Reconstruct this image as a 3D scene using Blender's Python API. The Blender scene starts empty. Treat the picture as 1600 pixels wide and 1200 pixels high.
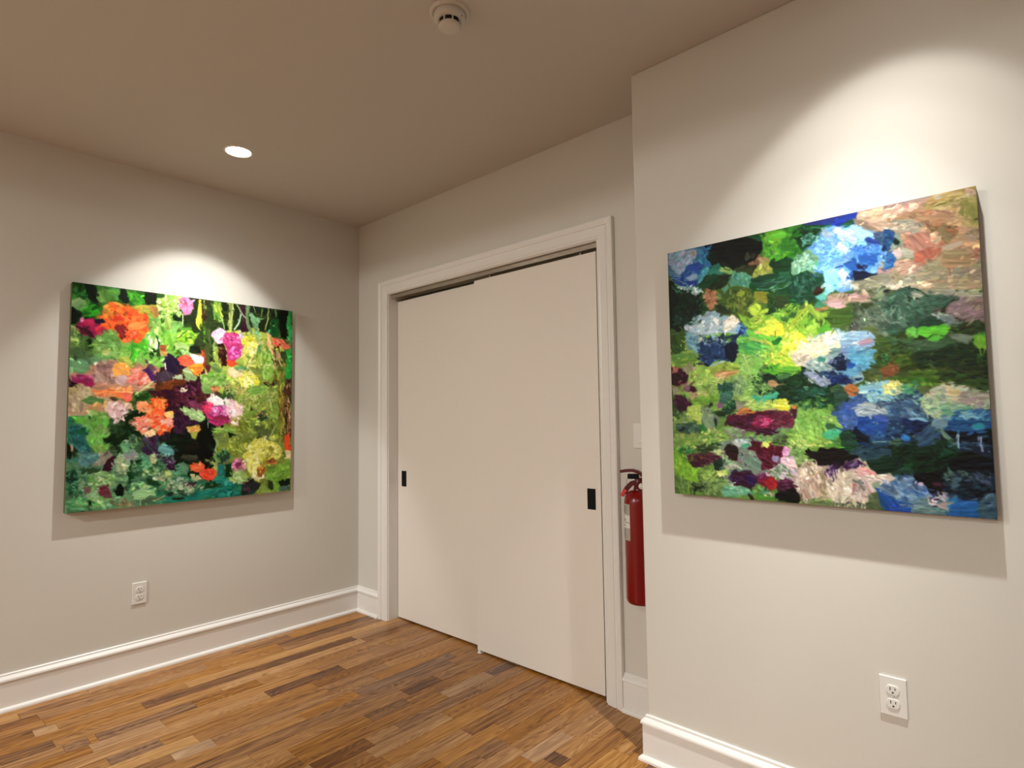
import bpy, math, random
import numpy as np

sc = bpy.context.scene
COL = sc.collection

# ------------------------------------------------------------------ camera, world, exposure
H = 2.757
cam_d = bpy.data.cameras.new('camera'); cam = bpy.data.objects.new('camera', cam_d); COL.objects.link(cam)
cam_d.sensor_width = 36.0; cam_d.lens = 910.19/1600*36; cam_d.clip_start = 0.02
yaw, pit, rol = 0.7417, 0.0615, -0.0136
F = (-math.sin(yaw)*math.cos(pit), math.cos(yaw)*math.cos(pit), math.sin(pit))
R0 = (math.cos(yaw), math.sin(yaw), 0.0)
U0 = (R0[1]*F[2]-R0[2]*F[1], R0[2]*F[0]-R0[0]*F[2], R0[0]*F[1]-R0[1]*F[0])
cr, sr = math.cos(rol), math.sin(rol)
RR = [cr*R0[i]+sr*U0[i] for i in range(3)]; UU = [-sr*R0[i]+cr*U0[i] for i in range(3)]
from mathutils import Matrix, Vector
cam.matrix_world = Matrix(((RR[0], UU[0], -F[0], 3.6671), (RR[1], UU[1], -F[1], -2.3577), (RR[2], UU[2], -F[2], 1.3264), (0, 0, 0, 1)))
sc.camera = cam
w = bpy.data.worlds.new('world'); sc.world = w; w.use_nodes = True
w.node_tree.nodes['Background'].inputs[0].default_value = (1, .85, .7, 1)
w.node_tree.nodes['Background'].inputs[1].default_value = 0.0
sc.view_settings.view_transform = 'Standard'; sc.view_settings.look = 'None'
sc.view_settings.gamma = 1.0; sc.view_settings.use_curve_mapping = False
sc.view_settings.exposure = 0.0
WARM = (1.0, 0.985, 0.915)

# recessed ceiling lamps: (x, y, aim axis, beam power, spill power, label)
YN, YM, XE = -8.4, -5.2, 5.8     # far wall, ceiling beam line, right side wall
BEAM = math.sin(math.radians(20)), math.cos(math.radians(20))
LAMPS = [
 (0.600, -1.118, (-BEAM[0], 0, -BEAM[1]), 37.0, 228, 0, 'lit round recessed ceiling light washing the floral painting on the left wall'),
 (3.450, -0.765, (-.131, .392, -.911), 34.5, 295, 0, 'lit recessed ceiling light above the blue and green painting'),
 (1.900, -2.700, (0, 0, -1), 44, 85, 0, 'added recessed fill light, out of view, over the middle of the wooden floor'),  # added out of view to brighten the floor and its bounce
 (1.300, -4.600, None, 0, 0, 84, 'lit recessed ceiling light just before the ceiling beam, nearer the left wall'),
 (3.700, -4.600, None, 0, 0, 40, 'lit recessed ceiling light just before the ceiling beam, nearer the side wall'),
 (0.500, -7.200, None, 0, 0, 122, 'lit recessed ceiling light beyond the ceiling beam, nearest the left wall'),
 (1.500, -7.200, None, 0, 0, 100, 'lit recessed ceiling light beyond the ceiling beam, in the middle'),
 (2.500, -7.200, None, 0, 0, 30, 'lit recessed ceiling light beyond the ceiling beam, nearest the side wall'),
]

# ------------------------------------------------------------------ helpers
def tag(o, label=None, cat=None, group=None, kind=None):
    if label: o['label'] = label
    if cat: o['category'] = cat
    if group: o['group'] = group
    if kind: o['kind'] = kind
    return o

class MB:
    def __init__(s): s.v = []; s.f = []; s.sm = []
    def add(s, vs, fs, smooth=False):
        b = len(s.v); s.v += [tuple(p) for p in vs]
        s.f += [tuple(b+i for i in f) for f in fs]; s.sm += [smooth]*len(fs); return s
    def box(s, a, b):
        (x0, y0, z0), (x1, y1, z1) = a, b
        x0, x1 = min(x0, x1), max(x0, x1); y0, y1 = min(y0, y1), max(y0, y1); z0, z1 = min(z0, z1), max(z0, z1)
        return s.add([(x0,y0,z0),(x1,y0,z0),(x1,y1,z0),(x0,y1,z0),(x0,y0,z1),(x1,y0,z1),(x1,y1,z1),(x0,y1,z1)],
            [(0,3,2,1),(4,5,6,7),(0,1,5,4),(1,2,6,5),(2,3,7,6),(3,0,4,7)])
    def sweep(s, prof, place, ends, closed=True):
        # prof: list of (a,b); place(a,b,t) -> point; ends: list of t callables of (a,b)
        n = len(prof); rings = []
        vs = []
        for e in ends:
            for a, b in prof: vs.append(place(a, b, e(a, b)))
        fs = []
        for k in range(len(ends)-1):
            for i in range(n if closed else n-1):
                j = (i+1) % n
                fs.append((k*n+i, k*n+j, (k+1)*n+j, (k+1)*n+i))
        fs.append(tuple(range(n-1, -1, -1))); fs.append(tuple((len(ends)-1)*n+i for i in range(n)))
        return s.add(vs, fs)
    def lathe(s, prof, c, axis=(0,0,1), seg=32, smooth=True, arc=None):
        ax = Vector(axis).normalized(); t = Vector((1,0,0)) if abs(ax.x) < .9 else Vector((0,1,0))
        u = ax.cross(t).normalized(); v = ax.cross(u); c = Vector(c); vs = []; fs = []
        full = arc is None; a0, a1 = (0, 2*math.pi) if full else arc; m = seg if full else seg+1
        for r, h in prof:
            for k in range(m):
                a = a0+(a1-a0)*k/seg; vs.append(c+ax*h+(u*math.cos(a)+v*math.sin(a))*r)
        for i in range(len(prof)-1):
            for k in range(seg):
                k2 = (k+1) % m
                fs.append((i*m+k, i*m+k2, (i+1)*m+k2, (i+1)*m+k))
        return s.add(vs, fs, smooth)
    def tube(s, pts, r, seg=10, caps=True, flat=1.0):
        pts = [Vector(p) for p in pts]; n = len(pts); vs = []; fs = []
        rs = r if isinstance(r, (list, tuple)) else [r]*n
        up = Vector((0,1,0)) if abs((pts[-1]-pts[0]).normalized().y) < .9 else Vector((1,0,0))
        for i, p in enumerate(pts):
            d = (pts[min(i+1, n-1)]-pts[max(i-1, 0)]).normalized(); u = d.cross(up).normalized(); v = d.cross(u)
            for k in range(seg):
                a = 2*math.pi*k/seg; vs.append(p+u*math.cos(a)*rs[i]+v*math.sin(a)*rs[i]*flat)
        for i in range(n-1):
            for k in range(seg):
                k2 = (k+1) % seg; fs.append((i*seg+k, i*seg+k2, (i+1)*seg+k2, (i+1)*seg+k))
        if caps: fs += [tuple(range(seg-1,-1,-1)), tuple((n-1)*seg+k for k in range(seg))]
        return s.add(vs, fs, True)
    def build(s, name, mat, parent=None, bevel=0, seg=2):
        me = bpy.data.meshes.new(name); me.from_pydata(s.v, [], s.f); me.update()
        me.polygons.foreach_set('use_smooth', s.sm)
        import bmesh
        bm = bmesh.new(); bm.from_mesh(me); bmesh.ops.recalc_face_normals(bm, faces=bm.faces); bm.to_mesh(me); bm.free()
        me.materials.append(mat)
        o = bpy.data.objects.new(name, me); COL.objects.link(o)
        if bevel:
            b = o.modifiers.new('bevel', 'BEVEL'); b.width = bevel; b.segments = seg; b.limit_method = 'ANGLE'; b.angle_limit = .6
            b.harden_normals = False
        if parent:
            o.parent = parent
            o.matrix_parent_inverse = parent.matrix_world.inverted() if False else Matrix.Translation(-parent.location)
        return o

def empty(name, loc, **k):
    o = bpy.data.objects.new(name, None); o.location = loc; o.empty_display_size = .05; COL.objects.link(o); return tag(o, **k)

def mat(name, col, rough=.5, metal=0.0, spec=.5, bump=None, var=None, emit=None):
    m = bpy.data.materials.new(name); m.use_nodes = True; nt = m.node_tree; b = nt.nodes['Principled BSDF']
    b.inputs['Base Color'].default_value = (*col, 1); b.inputs['Roughness'].default_value = rough
    b.inputs['Metallic'].default_value = metal; b.inputs['Specular IOR Level'].default_value = spec
    L = nt.links; N = nt.nodes
    if emit:
        b.inputs['Emission Color'].default_value = (*emit[0], 1); b.inputs['Emission Strength'].default_value = emit[1]
    if bump or var:
        tc = N.new('ShaderNodeTexCoord')
    if var:
        n = N.new('ShaderNodeTexNoise'); n.inputs['Scale'].default_value = var[0]; n.inputs['Detail'].default_value = 4
        L.new(tc.outputs['Object'], n.inputs['Vector'])
        mx = N.new('ShaderNodeMix'); mx.data_type = 'RGBA'
        mx.inputs['A'].default_value = (*[c*(1-var[1]) for c in col], 1); mx.inputs['B'].default_value = (*[min(1, c*(1+var[1])) for c in col], 1)
        L.new(n.outputs['Fac'], mx.inputs['Factor']); L.new(mx.outputs['Result'], b.inputs['Base Color'])
    if bump:
        n = N.new('ShaderNodeTexNoise'); n.inputs['Scale'].default_value = bump[0]; n.inputs['Detail'].default_value = 3
        L.new(tc.outputs['Object'], n.inputs['Vector'])
        bp = N.new('ShaderNodeBump'); bp.inputs['Strength'].default_value = bump[1]; bp.inputs['Distance'].default_value = bump[2]
        L.new(n.outputs['Fac'], bp.inputs['Height']); L.new(bp.outputs['Normal'], b.inputs['Normal'])
    return m

M_wall = mat('wall_paint', (.665, .645, .60), .62, spec=.35, bump=(260, .25, .0006), var=(2.5, .012))
M_wall2 = mat('wall_paint_low_bounce', (.36, .34, .31), .62, spec=.35, bump=(260, .25, .0006), var=(2.5, .012))  # unseen walls made darker to cut the light they bounce back
M_ceil = mat('ceiling_paint', (.58, .56, .535), .8, spec=.2, bump=(200, .15, .0005))
M_trim = mat('trim_paint', (.83, .815, .80), .32, spec=.5, bump=(60, .06, .0004))
M_door = mat('door_paint', (.85, .805, .76), .38, spec=.45, bump=(90, .08, .0004))
M_dark = mat('closet_shade', (.02, .017, .015), .8)  # near black, in place of the shade inside the closet
M_alu = mat('brushed_aluminium', (.62, .58, .52), .28, 1.0, bump=(120, .05, .0003))
M_black = mat('black_enamel', (.004, .004, .0045), .6, spec=.15)
M_plas = mat('white_plastic', (.78, .77, .75), .3, bump=(80, .03, .0003))
M_plas2 = mat('detector_plastic', (.61, .585, .54), .45)
M_slot = mat('socket_slot', (.015, .012, .01), .6)
M_red = mat('red_enamel', (.21, .001, .003), .22, bump=(40, .04, .0004))
M_dred = mat('dark_red_enamel', (.10, .003, .005), .3)
M_tag = mat('bright_red_plastic', (.75, .04, .05), .4)
M_paper = mat('label_paper', (.42, .39, .34), .6, var=(90, .15))
M_paperw = mat('label_white', (.75, .72, .66), .6)
M_ink = mat('label_ink', (.06, .05, .05), .7)
M_steel = mat('steel', (.55, .53, .5), .3, 1.0)
M_sub = mat('subfloor', (.10, .06, .03), .9)
M_screw = mat('screw_white', (.72, .7, .67), .35)
M_lens = mat('lamp_lens', (1, 1, 1), .5, emit=((1.0, .93, .8), 14))
M_ring = mat('lamp_ring', (.80, .77, .7), .4)

# ------------------------------------------------------------------ lamps
def downlight(name, loc, axis, hot, prof, half, power):
    # an adjustable lensed downlight: brightest along its hot axis, with a fairly crisp reflector cut-off cone
    d = bpy.data.lights.new(name, 'SPOT'); d.energy = power; d.color = WARM; d.spot_size = math.radians(170); d.spot_blend = .1
    d.shadow_soft_size = .022; d.use_nodes = True; nt = d.node_tree; N = nt.nodes; L = nt.links
    em = [n for n in N if n.type == 'EMISSION'][0]; g = N.new('ShaderNodeNewGeometry')
    def angle(ax, scale):
        dp = N.new('ShaderNodeVectorMath'); dp.operation = 'DOT_PRODUCT'; L.new(g.outputs['Incoming'], dp.inputs[0]); dp.inputs[1].default_value = Vector(ax).normalized()
        ac = N.new('ShaderNodeMath'); ac.operation = 'ARCCOSINE'; L.new(dp.outputs['Value'], ac.inputs[0])
        mu = N.new('ShaderNodeMath'); mu.operation = 'MULTIPLY'; L.new(ac.outputs[0], mu.inputs[0]); mu.inputs[1].default_value = 1/math.radians(scale); return mu.outputs[0]
    def ramp(src, pts):
        cr = N.new('ShaderNodeValToRGB'); e = cr.color_ramp.elements; e[0].position = pts[0][0]; e[0].color = (pts[0][1],)*3+(1,)
        e[1].position = pts[-1][0]; e[1].color = (pts[-1][1],)*3+(1,)
        for p, v in pts[1:-1]: e.new(p).color = (v, v, v, 1)
        L.new(src, cr.inputs[0]); return cr.outputs[0]
    body = ramp(angle(hot, 60), prof)
    cut = ramp(angle(axis, 90), [((half-4)/90, 1), ((half-1.5)/90, .75), (half/90, .35), ((half+2)/90, .08), ((half+9)/90, .03), (.85, 0)])
    mx = N.new('ShaderNodeMath'); mx.operation = 'MULTIPLY'; L.new(body, mx.inputs[0]); L.new(cut, mx.inputs[1]); L.new(mx.outputs[0], em.inputs['Strength'])
    o = bpy.data.objects.new(name, d); COL.objects.link(o); o.location = loc; return o
NARROW = [(0, 1), (.13, .83), (.25, .52), (.37, .25), (.5, .115), (.66, .052), (.83, .026), (1, .022)]
WIDE = [(0, .80), (.13, .74), (.25, .62), (.37, .43), (.5, .28), (.66, .13), (.83, .07), (1, .04)]
HOT = {0: ((-.27, 0, -.963), WIDE), 1: ((-.22, .20, -.955), NARROW), 2: ((0, 0, -1), WIDE)}
for k, (x, y, axis, half, wb, wspill, lab) in enumerate(LAMPS):
    e = empty('recessed_ceiling_light', (x, y, H), label=lab, cat='ceiling light')
    MB().lathe([(.060, .004), (.060, -.002), (.064, -.005), (.071, -.004), (.073, .0), (.073, .003)], (x, y, H), seg=48).build('trim_ring', M_ring, e)
    MB().lathe([(0.0001, -.0035), (.03, -.0035), (.0598, -.003), (.0598, .003)], (x, y, H), seg=48).build('lens', M_lens, e)
    if axis: downlight('beam', (x, y, H-.03), axis, *HOT[k], half, wb)
    else:
        far = y < YM
        d = bpy.data.lights.new('glow', 'SPOT' if far else 'AREA'); d.energy = wspill; d.color = WARM
        if far: d.spot_size = math.radians(178); d.spot_blend = .02; d.shadow_soft_size = .03
        else: d.shape = 'DISK'; d.size = .11
        o = bpy.data.objects.new('glow', d); COL.objects.link(o); o.location = (x, y, H-(.036 if far else .008))

# ------------------------------------------------------------------ room shell
XC, YC = 2.4551, -.2729          # free corner of the right hand wall
JL, JR, JT = .352, 2.080, 2.200  # door opening
def struct(o): return tag(o, kind='structure')
T = .12
struct(MB().box((-T, YN-T, -.02), (0, .9, H+.1)).build('wall_left', M_wall))
m = MB(); m.box((0, 0, -.02), (JL-.02, T, H)); m.box((JR+.02, 0, -.02), (XC+.02, T, H)); m.box((JL-.02, 0, JT+.02), (JR+.02, T, H))
struct(m.build('wall_back', M_wall))
struct(MB().box((XC, YC, -.02), (XE+T, T, H)).build('wall_right', M_wall, bevel=.004))
struct(MB().box((-T, YN-T, -.02), (XE+T, YN, H)).build('wall_front', M_wall2))
struct(MB().box((XE, YN, -.02), (XE+T, YC, H)).build('wall_side', M_wall2))
struct(MB().box((-T, YN-T, H), (XE+T, .9, H+.1)).build('ceiling', M_ceil))
struct(MB().box((0, YM-.12, 2.635), (XE, YM, H)).build('beam_ceiling', M_ceil, bevel=.003))
m = MB(); m.box((0, .8, -.02), (XC, .9, H)); m.box((JL-.32, T, -.02), (JL-.3, .8, H)); m.box((JR+.3, T, -.02), (JR+.32, .8, H))
struct(m.build('wall_closet', M_dark))

# baseboards : profile (depth from wall, height)
BP = [(0,.170),(.005,.170),(.008,.167),(.0085,.159),(.013,.156),(.021,.147),(.0225,.142),(.0225,.137),(.017,.134),(.0165,.131),(.0165,.019),
      (.021,.018),(.027,.014),(.0305,.008),(.031,0),(0,0)]
struct(MB().sweep(BP, lambda a, b, t: (a, t, b), [lambda a, b: YN, lambda a, b: -a]).build('baseboard_left', M_trim))
struct(MB().sweep(BP, lambda a, b, t: (t, -a, b), [lambda a, b: a, lambda a, b: .2687]).build('baseboard_back', M_trim))
struct(MB().sweep(BP, lambda a, b, t: (t, -a, b), [lambda a, b: 2.1817, lambda a, b: XC-a]).build('baseboard_alcove', M_trim))
m = MB().sweep(BP, lambda a, b, t: (t, YC-a, b), [lambda a, b: XC-a, lambda a, b: XE-a])
m.sweep(BP, lambda a, b, t: (XC-a, t, b), [lambda a, b: -a, lambda a, b: YC-a])
struct(m.build('baseboard_right', M_trim))
struct(MB().sweep(BP, lambda a, b, t: (t, YN+a, b), [lambda a, b: a, lambda a, b: XE-a]).build('baseboard_front', M_trim))
struct(MB().sweep(BP, lambda a, b, t: (XE-a, t, b), [lambda a, b: YN+a, lambda a, b: YC-a]).build('baseboard_side', M_trim))

# door casing, mitred: profile (distance in from outer edge, thickness)
CW = .0895
CP = [(0, 0), (0, .022), (.006, .0245), (.016, .0235), (.022, .020), (.026, .0185), (.030, .0185), (.032, .0135), (.036, .0135), (.038, .0165),
      (.074, .0125), (.078, .0095), (.084, .0105), (CW, .0085), (CW, 0)]
OL, OR_, OT = .2687, 2.1817, 2.2936
tr = struct(empty('trim_1', (1.22, 0, 0)))
MB().sweep(CP, lambda a, b, t: (OL+a, -b, t), [lambda a, b: 0, lambda a, b: OT-a]).build('casing_leg', M_trim, tr)
MB().sweep(CP, lambda a, b, t: (OR_-a, -b, t), [lambda a, b: 0, lambda a, b: OT-a]).build('casing_leg', M_trim, tr)
MB().sweep(CP, lambda a, b, t: (t, -b, OT-a), [lambda a, b: OL+a, lambda a, b: OR_-a]).build('casing_head', M_trim, tr)
# jamb lining, tracks
jb = struct(empty('trim_2', (1.22, .06, 0)))
MB().box((JL, -.0005, 0), (JL+.012, .13, JT)).build('jamb_side', M_trim, jb, bevel=.001)
MB().box((JR, -.0005, 0), (JR+.012, .13, JT)).build('jamb_side', M_trim, jb, bevel=.001)
MB().box((JL, -.0005, JT), (JR+.012, .13, JT+.012)).build('jamb_head', M_trim, jb, bevel=.001)
m = MB(); m.box((JL+.012, .018, 2.172), (JR, .0205, JT)); m.box((JL+.012, .018, JT-.004), (JR, .11, JT-.001))
tag(m.build('track_fascia', M_alu, jb), 'brushed metal track cover strip')
m = MB(); m.box((JL+.012, .064, 2.168), (JR, .0665, JT-.004)); m.box((JL+.012, .108, 2.168), (JR, .1105, JT-.004))
tag(m.build('track_rail', M_alu, jb), 'inner metal rail of the door track')
for x in (1.30, 1.95):
    MB().box((x, .036, 2.156), (x+.012, .050, 2.175)).build('roller_hanger', M_steel, jb, bevel=.001)

# sliding doors
def pull(x0, z0, x1, z1, y, par):
    p = MB(); fr = .004
    p.box((x0, y-.0022, z0), (x0+fr, y, z1)); p.box((x1-fr, y-.0022, z0), (x1, y, z1))
    p.box((x0+fr, y-.0022, z0), (x1-fr, y, z0+fr)); p.box((x0+fr, y-.0022, z1-fr), (x1-fr, y, z1))
    p.box((x0+fr, y-.0008, z0+fr), (x1-fr, y+.001, z1-fr))
    tag(p.build('pull_handle', M_black, par), 'black rectangular flush pull')
d1 = struct(empty('door_1', (.77, .09, 0))); MB().box((JL+.014, .0755, .011), (1.24, .108, 2.158)).build('door_panel', M_door, d1, bevel=.0015)
pull(.4105, .887, .4600, .991, .0755, d1)
d2 = struct(empty('door_2', (1.62, .047, 0))); MB().box((1.183, .029, .011), (2.0545, .062, 2.158)).build('door_panel', M_door, d2, bevel=.0015)
pull(1.9760, .8832, 2.0235, .984, .029, d2)
g = MB(); g.box((1.196, .012, 0), (1.222, .075, .004)); g.box((1.200, .018, 0), (1.216, .026, .016)); g.box((1.200, .065, 0), (1.216, .073, .016))
tag(g.build('floor_guide', M_plas, None, bevel=.0008), 'small white plastic guide on the floor where the sliding doors meet', 'door guide')

# ------------------------------------------------------------------ oak strip floor
def wood():
    m = bpy.data.materials.new('oak_strip'); m.use_nodes = True; nt = m.node_tree; N = nt.nodes; L = nt.links; b = N['Principled BSDF']
    geo = N.new('ShaderNodeNewGeometry'); oi = N.new('ShaderNodeObjectInfo')
    at = N.new('ShaderNodeAttribute'); at.attribute_type = 'OBJECT'; at.attribute_name = 'tone'
    off = N.new('ShaderNodeVectorMath'); off.operation = 'MULTIPLY_ADD'
    cmb = N.new('ShaderNodeCombineXYZ'); L.new(oi.outputs['Random'], cmb.inputs[0]); L.new(oi.outputs['Random'], cmb.inputs[1]); L.new(oi.outputs['Random'], cmb.inputs[2])
    off.inputs[1].default_value = (37, 91, 53); L.new(cmb.outputs[0], off.inputs[0]); L.new(geo.outputs['Position'], off.inputs[2])
    def mapped(s):
        mp = N.new('ShaderNodeMapping'); mp.inputs['Scale'].default_value = s; L.new(off.outputs[0], mp.inputs['Vector']); return mp.outputs[0]
    def noise(s, det=4, rough=.6, dist=0):
        n = N.new('ShaderNodeTexNoise'); n.inputs['Scale'].default_value = 1; n.inputs['Detail'].default_value = det
        n.inputs['Roughness'].default_value = rough; n.inputs['Distortion'].default_value = dist; L.new(mapped(s), n.inputs['Vector']); return n.outputs['Fac']
    def math_(op, a, bb=None, c=None):
        n = N.new('ShaderNodeMath'); n.operation = op
        for i, x in enumerate((a, bb, c)):
            if x is None: continue
            if isinstance(x, (int, float)): n.inputs[i].default_value = x
            else: L.new(x, n.inputs[i])
        return n.outputs[0]
    fine = noise((230, 7, 1), 5, .65)
    mid = noise((55, 2.2, 1), 4, .6, .6)
    # cathedral figure: contour bands of a slow stretched noise
    slow = noise((9, 1.3, 1), 2, .5, .4)
    band = math_('PINGPONG', math_('MULTIPLY', slow, 26), .5)
    band = math_('MULTIPLY', band, 2)
    knot = noise((20, 7, 1), 2, .5, .3)
    rk = N.new('ShaderNodeMapRange'); rk.inputs[1].default_value = .70; rk.inputs[2].default_value = .80; L.new(knot, rk.inputs[0])
    dk = noise((26, 1.1, 1), 3, .6, .5)
    rd = N.new('ShaderNodeMapRange'); rd.inputs[1].default_value = .62; rd.inputs[2].default_value = .74; L.new(dk, rd.inputs[0])
    v = math_('MULTIPLY_ADD', math_('SUBTRACT', fine, .5), .80, at.outputs['Fac'])
    v = math_('MULTIPLY_ADD', math_('SUBTRACT', mid, .5), 1.05, v)
    v = math_('MULTIPLY_ADD', math_('SUBTRACT', band, .5), .25, v)
    v = math_('MULTIPLY_ADD', rd.outputs[0], -.30, v)
    v = math_('MULTIPLY_ADD', rk.outputs[0], -.45, v)
    cr = N.new('ShaderNodeValToRGB'); e = cr.color_ramp.elements
    e[0].position = 0.0; e[0].color = (.045, .013, .004, 1); e[1].position = 1.0; e[1].color = (.56, .32, .125, 1)
    for p, c in ((.25, (.135, .048, .012, 1)), (.5, (.30, .133, .039, 1)), (.75, (.43, .218, .074, 1))):
        x = e.new(p); x.color = c
    L.new(v, cr.inputs[0])
    hs = N.new('ShaderNodeHueSaturation'); L.new(cr.outputs[0], hs.inputs['Color'])
    at2 = N.new('ShaderNodeAttribute'); at2.attribute_type = 'OBJECT'; at2.attribute_name = 'sat'
    L.new(at2.outputs['Fac'], hs.inputs['Saturation']); L.new(hs.outputs[0], b.inputs['Base Color'])
    rr = N.new('ShaderNodeMapRange'); L.new(fine, rr.inputs[0]); rr.inputs[3].default_value = .30; rr.inputs[4].default_value = .46
    L.new(rr.outputs[0], b.inputs['Roughness']); b.inputs['Specular IOR Level'].default_value = .45
    bp = N.new('ShaderNodeBump'); bp.inputs['Strength'].default_value = .25; bp.inputs['Distance'].default_value = .0006
    L.new(fine, bp.inputs['Height']); L.new(bp.outputs['Normal'], b.inputs['Normal'])
    return m
M_wood = wood()
floor = struct(MB().box((-T, YN-T, -.10), (XE+T, .9, -.012)).build('floor', M_sub))
PW = .0826; X0 = -.0055
# planks the photograph shows clearly: (row, y0, y1, tone, saturation)
FEATURE = {}
FEATURE.update({
 2: [(-1.941, -1.806, 0.34, 1.1)],
 4: [(-1.848, -1.766, 0.66, 0.9)],
 5: [(-0.907, -0.318, 0.3, 1.0), (-1.454, -0.936, 0.3, 1.0)],
 6: [(-1.976, -1.805, 0.32, 1)],
 7: [(-1.786, -1.701, 0.44, 0.9), (-1.672, -1.286, 0.38, 0.9)],
 8: [(-1.711, -1.445, 0.7, 0.9), (0.033, 0.035, 0.5, 1)],
 9: [(-1.011, -0.599, 0.22, 0.95)],
 10: [(-1.687, -1.501, 0.4, 0.85)],
 12: [(-1.508, -1.354, 0.68, 0.8)],
 13: [(-0.713, -0.095, 0.36, 0.85)],
 15: [(-0.558, -0.346, 0.24, 1.1)],
 16: [(-0.817, -0.602, 0.38, 1)],
 17: [(-0.136, 0.04, 0.3, 0.8), (-0.446, -0.131, 0.68, 0.85)],
 18: [(-0.775, -0.297, 0.42, 0.95), (-1.171, -0.922, 0.28, 1.1)],
 19: [(-0.971, -0.566, 0.66, 0.95)],
 21: [(-0.607, -0.351, 0.4, 1.05)],
 23: [(-0.695, -0.553, 0.42, 0.95)],
 24: [(-0.555, -0.231, 0.6, 1)],
 25: [(-0.585, -0.336, 0.74, 0.85)],
 26: [(-0.544, -0.225, 0.22, 0.95), (-0.472, -0.037, 0.66, 1.0)],
})
rng = random.Random(7)
def plank_mesh(x0, x1, y0, y1, mb):
    g = .0006; c = .0009; x0 += g; x1 -= g; y0 += g*.6; y1 -= g*.6
    mb.add([(x0,y0,-.012),(x1,y0,-.012),(x1,y1,-.012),(x0,y1,-.012),(x0,y0,-c),(x1,y0,-c),(x1,y1,-c),(x0,y1,-c),
            (x0+c,y0+c,0),(x1-c,y0+c,0),(x1-c,y1-c,0),(x0+c,y1-c,0)],
           [(0,1,5,4),(1,2,6,5),(2,3,7,6),(3,0,4,7),(4,5,9,8),(5,6,10,9),(6,7,11,10),(7,4,8,11),(8,9,10,11)])
rest = {}
nplank = 0
for r in range(0, 71):
    xa, xb = X0+r*PW, X0+(r+1)*PW
    if xa >= XE: break
    xa, xb = max(xa, .0), min(xb, XE)
    yend = .118 if xb < XC+.05 else YC
    feats = sorted(FEATURE.get(r, []))
    segs = []; y = yend
    # walk from the back wall towards the front, keeping the feature planks
    fl = sorted(feats, key=lambda t: -t[1])
    def fill(a, b):
        y = a
        while y-b > 1e-4:
            ln = rng.choice([.32, .45, .55, .7, .85, 1.0, 1.2])*rng.uniform(.85, 1.15)
            ln = min(ln, y-b)
            if y-b-ln < .2: ln = y-b
            t = min(.85, max(.25, rng.gauss(.56, .09))); segs.append((y-ln, y, t, rng.uniform(.95, 1.12))); y -= ln
    for (a, b, t, s) in fl:
        b = min(b, y)
        if a >= b-.05: continue
        if y-b > .02: fill(y, b)
        else: b = y
        segs.append((a, b, t, s)); y = a
    fill(y, YN)
    for (a, b, t, s) in segs:
        near = (b > -2.45 + max(0, xa-1.6)*1.0) and xa < 3.2
        if near and nplank < 298:
            mb = MB(); plank_mesh(xa, xb, a, b, mb); o = mb.build('plank', M_wood, floor); o['tone'] = t; o['sat'] = s; nplank += 1
        else: rest.setdefault(round(t*5), []).append((xa, xb, a, b))
mb = MB()
for k, lst in rest.items():
    for q in lst: plank_mesh(*q, mb)
o = mb.build('plank_field', M_wood, floor); o['tone'] = .56; o['sat'] = .95; o['kind'] = 'stuff'
print('planks', nplank)

# ------------------------------------------------------------------ socket outlets, switch
def outlet(c, ax, label):
    # ax: function (u, d, z) -> world ; u along wall, d out of wall
    e = empty('wall_socket', ax(0, 0, -.057), label=label, cat='wall socket', group=None)
    def bx(u0, d0, z0, u1, d1, z1, mb): mb.box(ax(u0, d0, z0), ax(u1, d1, z1)); return mb
    bx(-.035, 0, -.057, .035, .0058, .057, MB()).build('cover_plate', M_plas, e, bevel=.0022, seg=3)
    for s in (1, -1):
        zc = s*.0196; mb = MB(); n = 28; prof = []
        for k in range(n):
            a = 2*math.pi*k/n; prof.append((.0170*math.cos(a), max(-.0137, min(.0137, .0172*math.sin(a)))))
        nrm = 'o'
        vs = [ax(u, d, zc+z) for d in (.0050, .0082) for u, z in prof] + [ax(u*.93, .0087, zc+z*.93) for u, z in prof]
        fs = [(i, (i+1) % n, n+(i+1) % n, n+i) for i in range(n)] + [(n+i, n+(i+1) % n, 2*n+(i+1) % n, 2*n+i) for i in range(n)] + [tuple(2*n+i for i in range(n))]
        mb.add(vs, fs); f = mb.build('socket_face', M_plas, e)
        sl = MB(); bx(-.0075, .0080, zc-.0005, -.0050, .0089, zc+.0085, sl); bx(.0050, .0080, zc+.0005, .0072, .0089, zc+.0075, sl)
        vs = [ax(.0028*math.cos(a*math.pi/6), .0089, zc-.0068+.0026*math.sin(a*math.pi/6)) for a in range(12)]
        sl.add(vs, [tuple(range(12))]); o = sl.build('pin_slots', M_slot, e)
    n0 = Vector(ax(0, 1, 0))-Vector(ax(0, 0, 0))
    MB().lathe([(.0032, .0058), (.003, .0070), (.0001, .0074)], ax(0, 0, 0), n0, 14).build('screw', M_screw, e)
outlet(None, lambda u, d, z: (3.2853+u, YC-d, .4871+z), 'white duplex socket low on the right wall under the blue and green painting')
outlet(None, lambda u, d, z: (d, -1.3616+u, .4200+z), 'white duplex socket on the left wall under the floral painting')
e = empty('light_switch', (2.297, 0, 1.19), label='white switch plate beside the door casing, half hidden by the right wall', cat='switch')
MB().box((2.262, -.006, 1.190), (2.332, 0, 1.304)).build('cover_plate', M_plas, e, bevel=.002)
MB().box((2.2805, -.009, 1.2135), (2.3135, -.005, 1.2805)).build('rocker', M_plas, e, bevel=.0015)

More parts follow.
